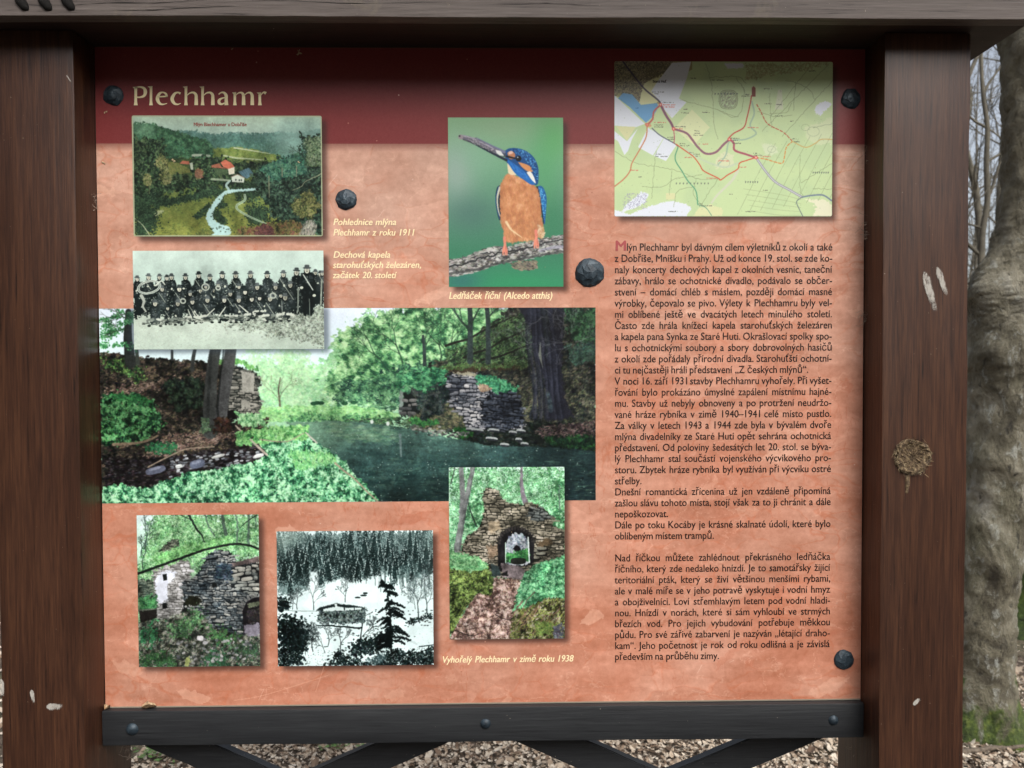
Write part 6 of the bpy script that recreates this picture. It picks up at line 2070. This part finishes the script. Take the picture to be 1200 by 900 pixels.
def litter(n, x0, x1, y0, y1, smin, smax):
    x, y = rng.uniform(x0, x1, n), rng.uniform(y0, y1, n)
    e = rng.rand(n) < .3                     # ragged outer edge
    x = x + e * rng.normal(0, (x1 - x0) * .16, n)
    y = np.maximum(y + e * rng.normal(0, (y1 - y0) * .16, n), 1.62)
    L = smin + (smax - smin) * rng.rand(n)**1.6
    Wd = L * rng.uniform(.45, .75, n)
    yaw = rng.rand(n) * 6.28
    fold = rng.uniform(-.5, .6, n)
    tx, ty = rng.normal(0, .35, n), rng.normal(0, .35, n)
    base = np.array([(-.5, 0, 0), (-.2, .5, 1), (.25, .42, 1), (.5, 0, 0), (.25, -.42, 1), (-.2, -.5, 1), (0, 0, 0)])
    P = np.empty((n, 7, 3))
    for k, (a, b, c_) in enumerate(base):
        lx, ly = a * L, b * Wd
        lz = c_ * fold * Wd * .45 + (abs(a) * 2)**2 * L * .12
        P[:, k, 0] = x + lx * np.cos(yaw) - ly * np.sin(yaw)
        P[:, k, 1] = y + lx * np.sin(yaw) + ly * np.cos(yaw)
        P[:, k, 2] = lz + lx * tx + ly * ty
    z = np.array([terrain(a, b) for a, b in zip(x, y)])
    P[:, :, 2] += (z + .004 - P[:, :, 2].min(1) * .7 + rng.rand(n) * .012)[:, None]
    F = []
    for i in range(n):
        b = i * 7
        F += [(b, b + 6, b + 1), (b + 1, b + 6, b + 2), (b + 2, b + 6, b + 3), (b + 3, b + 6, b + 4), (b + 4, b + 6, b + 5), (b + 5, b + 6, b)]
    return P.reshape(-1, 3), F


V1, F1 = litter(80000, -1.4, 2.5, 1.9, 4.3, .008, .027)
V2, F2 = litter(24000, -4.5, 7, 2.6, 12, .025, .05)
mesh_obj('leaf_litter', np.vstack([V1, V2]), F1 + [tuple(i + len(V1) for i in f) for f in F2], LITTER, None, kind='stuff',
         label='carpet of dry pale brown leaves on the forest floor')
# fallen twigs
q = NT('fallen_twig_bark', .85)
TWIG = q.base(q.ramp(q.noise(q.coord((60, 60, 60)), 1.), [(.3, (.06, .045, .03)), (.7, (.2, .16, .12))]))
for px, py, L, a, r, lab in ((1165, 884, .34, .15, .011, 'thick grey stick lying on the leaves at the foot of the big trunk'), (1182, 872, .22, -.6, .005, 'thin brown stick lying on the leaves right of the post')):
    g = at(px, py, 1.)
    d = g - Vector((0, 0, H))
    t = -H / d.z
    c0 = Vector((d.x * t, d.y * t, .02))
    V, F = tube([c0 + Vector((math.cos(a), math.sin(a), 0)) * L * (k / 6 - .5) + Vector((0, 0, random.gauss(0, .004))) for k in range(7)], [r * (1 - .07 * k) for k in range(7)], 8, wob=.06)
    mesh_obj('fallen_stick', V, F, TWIG, None, smooth=True, label=lab, cat='stick')
# green seedlings at the foot of the left brace
q = NT('seedling_leaf', .6)
SEED = q.base((.10, .19, .045))
V, F = [], []
for _ in range(70):
    px, py = random.choice([(185, 893), (395, 882), (210, 888)])
    d = at(px + random.gauss(0, 14), py + random.gauss(0, 4), 1.) - Vector((0, 0, H))
    t = -H / d.z
    c0 = Vector((d.x * t, d.y * t, .01))
    for k in range(3):
        w = random.random() * 6.28
        p = c0 + Vector((0, 0, random.uniform(.015, .04)))
        a = Vector((math.cos(w), math.sin(w), random.uniform(0, .5))) * random.uniform(.012, .026)
        b = Vector((-a.y, a.x, 0)) * .35
        i = len(V)
        V += [p, p + a * .5 + b, p + a, p + a * .5 - b]
        F.append((i, i + 1, i + 2, i + 3))
mesh_obj('seedling_cover', V, F, SEED, None, kind='stuff', label='small green seedlings among the dry leaves')

# ---------------------------------------------------------------- trees
q = NT('beech_bark', .85)
n1 = q.noise(q.coord((7, 7, 3.2)), 1., 9, .68, .6)
n2 = q.noise(q.coord((26, 26, 14), loc=(4, 1, 2)), 1., 6, .7, .3)
n3 = q.noise(q.coord((55, 55, 40), loc=(1, 6, 2)), 1., 4, .6)
c = q.ramp(n1, [(.34, (.05, .042, .028)), (.46, (.15, .135, .092)), (.57, (.26, .24, .18)), (.7, (.37, .36, .31))])
c = q.mix(q.math('MULTIPLY', q.ramp(n2, [(.56, (0, 0, 0)), (.66, (1, 1, 1))]), .6), c, (.44, .46, .42))
c = q.mix(q.ramp(n2, [(.34, (1, 1, 1)), (.42, (0, 0, 0))]), c, (.045, .04, .03))
sep = q.n('SeparateXYZ')
tc = q.n('TexCoord')
q.l(tc.outputs['Object'], sep.inputs[0])
hz = q.math('MULTIPLY_ADD', sep.outputs[2], -1.9, q.math('MULTIPLY_ADD', n1, 2.6, -.62))
alg = q.math('MULTIPLY_ADD', sep.outputs[2], .9, q.math('MULTIPLY_ADD', n1, .9, -1.9))
c = q.mix(q.math('MULTIPLY', q.ramp(alg, [(.1, (0, 0, 0)), (.6, (1, 1, 1))]), .75), c, (.105, .088, .05))
moss = q.ramp(n3, [(.3, (.022, .036, .008)), (.55, (.07, .105, .018)), (.75, (.16, .19, .035))])
c = q.mix(q.ramp(hz, [(.28, (0, 0, 0)), (.5, (1, 1, 1))]), c, moss)
c = q.mix(q.math('MULTIPLY', q.ramp(q.noise(q.coord((3, 3, 1.2), loc=(9, 2, 2)), 1., 4), [(.5, (0, 0, 0)), (.7, (1, 1, 1))]), .5), c, (.075, .085, .035))
q.bump(q.math('ADD', q.math('MULTIPLY', n1, 1.), q.math('MULTIPLY', n2, .8)), .03, 1.)
BARK = q.base(c)
q = NT('twig_bark', .85)
TW = q.base(q.ramp(q.noise(q.coord((9, 9, 9)), 1.), [(.3, (.06, .052, .038)), (.7, (.15, .135, .1))]))
q = NT('mossy_bark', .9)
n1 = q.noise(q.coord((16, 16, 10)), 1., 8, .75)
q.bump(n1, .03, 1.)
MOSSB = q.base(q.ramp(n1, [(.34, (.014, .018, .006)), (.5, (.045, .075, .014)), (.66, (.11, .16, .03)), (.8, (.14, .12, .08))]))


def branchy(V, F, p, d, L, r, depth, spread=.5, up=.12, n=5):
    P = [Vector(p)]
    d = Vector(d).normalized()
    for k in range(4):
        d = (d + Vector((random.gauss(0, .13), random.gauss(0, .13), random.gauss(up * .3, .1)))).normalized()
        P.append(P[-1] + d * L / 4)
    tube(P, [r * (1 - .11 * k) for k in range(5)], n if depth > 1 else 3, False, V, F)
    if r < .012:                              # fine twigs
        for k in range(3):
            a = P[random.randint(1, 4)]
            b = a + (d + Vector((random.gauss(0, .8), random.gauss(0, .8), random.gauss(0, .6)))).normalized() * L * random.uniform(.3, .6)
            tube([a, b], [r * .4, r * .2], 3, False, V, F)
    if depth == 0:
        return
    for k in range(3 if random.random() < .6 else 2):
        i = random.choice([2, 3, 4]) if k else 4
        nd = (d + Vector((random.gauss(0, spread), random.gauss(0, spread), random.gauss(up, spread * .7)))).normalized()
        branchy(V, F, P[i], nd, L * random.uniform(.6, .82), r * .58, depth - 1, spread, up, n)


def limb_tree(name, base, path, radii, label, mat, seeds, group=None, nseg=28, bumps=(), flare=.35, wob=.012):
    """tapered trunk along a measured path (roots flared), plus a crown of bare limbs"""
    t = thing(name, base, label, 'tree', group)
    # resample
    P = np.array([tuple(p) for p in path])
    R = np.array(radii)
    Q = catmull(np.column_stack([P, R]), 10 if nseg < 50 else 22)
    V, F = [], []
    ph = rng.rand(12) * 6
    for i, (x, y, z, r) in enumerate(Q):
        h = z - base[2]
        for k in range(nseg):
            w = 2 * math.pi * k / nseg
            fl = flare * math.exp(-max(h, 0) / .16) * (1 + .6 * math.sin(3 * w + ph[0]) + .4 * math.sin(5 * w + ph[1]))
            lump = .035 * math.sin(2 * w + h * 3 + ph[2]) + .03 * math.sin(3 * w - h * 5 + ph[3]) + .02 * math.sin(5 * w + h * 11 + ph[4])
            rr = r * (1 + fl + lump)
            for (bh, bw, ba, bs) in bumps:
                dd = ((h - bh) / bs)**2 + ((math.atan2(math.sin(w - bw), math.cos(w - bw))) * r / bs)**2
                rr += ba * math.exp(-dd)
            rr += random.gauss(0, wob * r)
            if nseg > 50:                          # old healed branch scars and wrinkles
                rr += r * (.03 * math.sin(h * 23 + 3 * math.sin(2 * w) + ph[5]) * math.sin(3 * w + h * 4 + ph[6]) + .03 * math.sin(h * 47 + 2 * math.sin(3 * w + ph[7])))
            V.append((x + rr * math.cos(w), y + rr * math.sin(w), z))
    m = len(Q)
    for i in range(m - 1):
        for k in range(nseg):
            k2 = (k + 1) % nseg
            F.append((i * nseg + k, i * nseg + k2, (i + 1) * nseg + k2, (i + 1) * nseg + k))
    F.append(tuple((m - 1) * nseg + k for k in range(nseg)))
    mesh_obj('trunk', V, F, mat, t, smooth=True)
    V, F = [], []
    for (p, d, L, r, dep) in seeds:
        branchy(V, F, p, d, L, r, dep)
    if V:
        mesh_obj('crown', V, F, TW if mat is not BARK else BARK, t, smooth=True)
    return t


Yt = 3.05
g0 = at(1154, 862, Yt)
path = [(1153, 868, 40), (1154, 835, 33), (1154, 780, 30), (1157, 700, 30.5), (1161, 620, 33), (1167, 540, 37), (1174, 460, 42), (1180, 385, 43), (1188, 335, 47), (1203, 288, 40), (1213, 230, 37), (1217, 150, 37), (1219, 60, 38), (1217, -60, 40), (1222, -260, 38), (1228, -500, 34), (1236, -760, 30)]
pp = [at(x, y, Yt) for x, y, r in path]
pp[0].z = -.04
top = pp[-1]
limb_tree('beech_tree', (g0.x, Yt, 0), pp, [r * Yt / 900 for x, y, r in path],
          'big leaning grey beech trunk with mossy foot just right of the board', BARK,
          [(top, (.3, .2, 1), 1.3, .09, 3), (top, (-.5, -.1, 1), 1.3, .08, 3), (pp[13], (.9, .3, .6), 1.2, .06, 3), (pp[14], (-.3, .9, .7), 1.2, .06, 3), (top, (.1, .6, 1), 1.2, .07, 3)],
          nseg=56, bumps=((1.12, -1.9, .035, .09), (1.55, -2.2, .05, .12), (1.72, -1.2, .045, .1), (.72, -1.7, .03, .08), (1.32, -1.2, .04, .1), (.95, -1.1, .03, .07), (1.78, -2.6, .05, .1)), flare=.3, wob=.02)
# mossy foot of a second tree behind
Y2 = 4.3
path = [(1222, 800, 52), (1218, 760, 40), (1216, 700, 33), (1214, 600, 31), (1216, 480, 30), (1222, 340, 29), (1232, 180, 28), (1240, 0, 26), (1250, -260, 22)]
pp = [at(x, y, Y2) for x, y, r in path]
pp[0].z = terrain(pp[0].x, Y2) - .05
pp[1].z = max(pp[1].z, pp[0].z + .12)
limb_tree('mossy_tree', (pp[0].x, Y2, pp[0].z + .05), pp, [r * Y2 / 900 for x, y, r in path], 'dark mossy trunk half hidden behind the big beech at the right edge', MOSSB,
          [(pp[-1], (.3, .2, 1), 1.4, .07, 3), (pp[-1], (-.4, 0, 1), 1.4, .07, 3)], nseg=30, flare=.5, wob=.03)
# slim young tree seen against the sky
Y3 = 6.5
path = [(1158, 560, 4.5), (1156, 480, 4.4), (1153, 400, 4.2), (1151, 330, 4), (1150, 300, 3.6), (1152, 268, 3.4), (1157, 235, 3.2), (1156, 190, 3), (1157, 150, 2.8), (1152, 110, 2.4), (1150, 60, 2), (1155, 10, 1.7), (1150, -60, 1.4), (1152, -160, 1)]
pp = [at(x, y, Y3) for x, y, r in path]
b3 = terrain(pp[0].x, Y3)
pp = [Vector((pp[0].x + .02, Y3, b3 - .05))] + pp
rr = [6.] + [r for x, y, r in path]
P3 = pp
sd3 = [(P3[5], (-.55, .1, .7), .55, .018, 2), (P3[8], (.6, 0, .35), .5, .014, 2), (P3[9], (-.7, .1, .4), .45, .012, 2), (P3[10], (.5, .1, .8), .45, .012, 2), (P3[11], (-.5, 0, .7), .4, .01, 2), (P3[7], (.35, 0, .8), .6, .015, 3),
       (P3[12], (.4, 0, .8), .4, .009, 2), (P3[6], (-.8, 0, .25), .4, .01, 2), (P3[13], (-.4, 0, .9), .4, .009, 2), (P3[-1], (.1, 0, 1), .6, .007, 3), (P3[-2], (.5, .2, 1), .6, .007, 3), (P3[9], (.6, 0, -.5), .3, .009, 1)]
limb_tree('young_tree', (pp[0].x, Y3, b3), pp, [r * Y3 / 900 for r in rr], 'slim bare young tree with forking branches against the sky between post and beech', TW, sd3, nseg=8, flare=.2)
# bare trees up the slope
for i, (px, Y, hh, r, lab) in enumerate(((1143, 11, 7, .07, 'bare tree on the slope just right of the post, behind the slim young tree'), (1166, 14, 9, .1, 'bare tree on the slope showing beside the left edge of the beech'),
                                         (1128, 18, 9, .1, 'far bare tree on the slope, mostly behind the right post'))):
    x = at(px, 428, Y).x
    z0 = terrain(x, Y)
    pts = [Vector((x + random.gauss(0, .06) * k, Y + random.gauss(0, .05) * k, z0 - .1 + hh * k / 6)) for k in range(7)]
    seeds = []
    for k in range(1, 7):
        for _ in range(4):
            seeds.append((pts[k], (random.gauss(0, 1), random.gauss(0, .6), random.uniform(.1, 1)), random.uniform(.7, 1.3), r * .22 * (1 - .09 * k), 3))
    limb_tree('bare_tree', (x, Y, z0), pts, [r * (1 - .12 * k) for k in range(7)], lab, TW, seeds, 'bare trees up the slope', nseg=8, flare=.2)
# far wood: trunks and brushwood that read as one mass
V, F = [], []
for _ in range(330):
    Y = random.uniform(22, 50)
    x = random.uniform(-1.1, 1.1) * Y * .9
    z = terrain(x, Y)
    hh = random.uniform(4, 10)
    lean = random.gauss(0, .06)
    r = random.uniform(.025, .07)
    P = [Vector((x + lean * k + random.gauss(0, .05), Y, z - .2 + hh * k / 4)) for k in range(5)]
    tube(P, [r, r * .85, r * .7, r * .5, r * .25], 5, False, V, F)
    for _k in range(9):
        k = random.choice([1, 2, 2, 3, 3, 4])
        d = Vector((random.gauss(0, 1), random.gauss(0, .5), random.uniform(-.1, 1))).normalized()
        a = P[k]
        b = a + d * random.uniform(.8, 2.)
        c2 = b + (d + Vector((random.gauss(0, .4), 0, random.gauss(.2, .3)))).normalized() * random.uniform(.5, 1.2)
        tube([a, b, c2], [r * .3, r * .18, r * .06], 3, False, V, F)
for _ in range(2600):
    Y = random.uniform(9, 40)
    x = random.uniform(-1, 1) * Y * .9 if random.random() < .75 else at(random.uniform(1120, 1190), 400, Y).x
    z = terrain(x, Y)
    d = Vector((random.gauss(0, .5), random.gauss(0, .3), 1)).normalized()
    a = Vector((x, Y, z))
    b = a + d * random.uniform(.3, .9)
    c2 = b + (d + Vector((random.gauss(0, .5), 0, 0))).normalized() * random.uniform(.2, .6)
    tube([a, b, c2], [.012, .009, .004], 3, False, V, F)
mesh_obj('far_woodland', V, F, TW, None, kind='stuff', label='mass of bare grey trees and brushwood on the far slope')
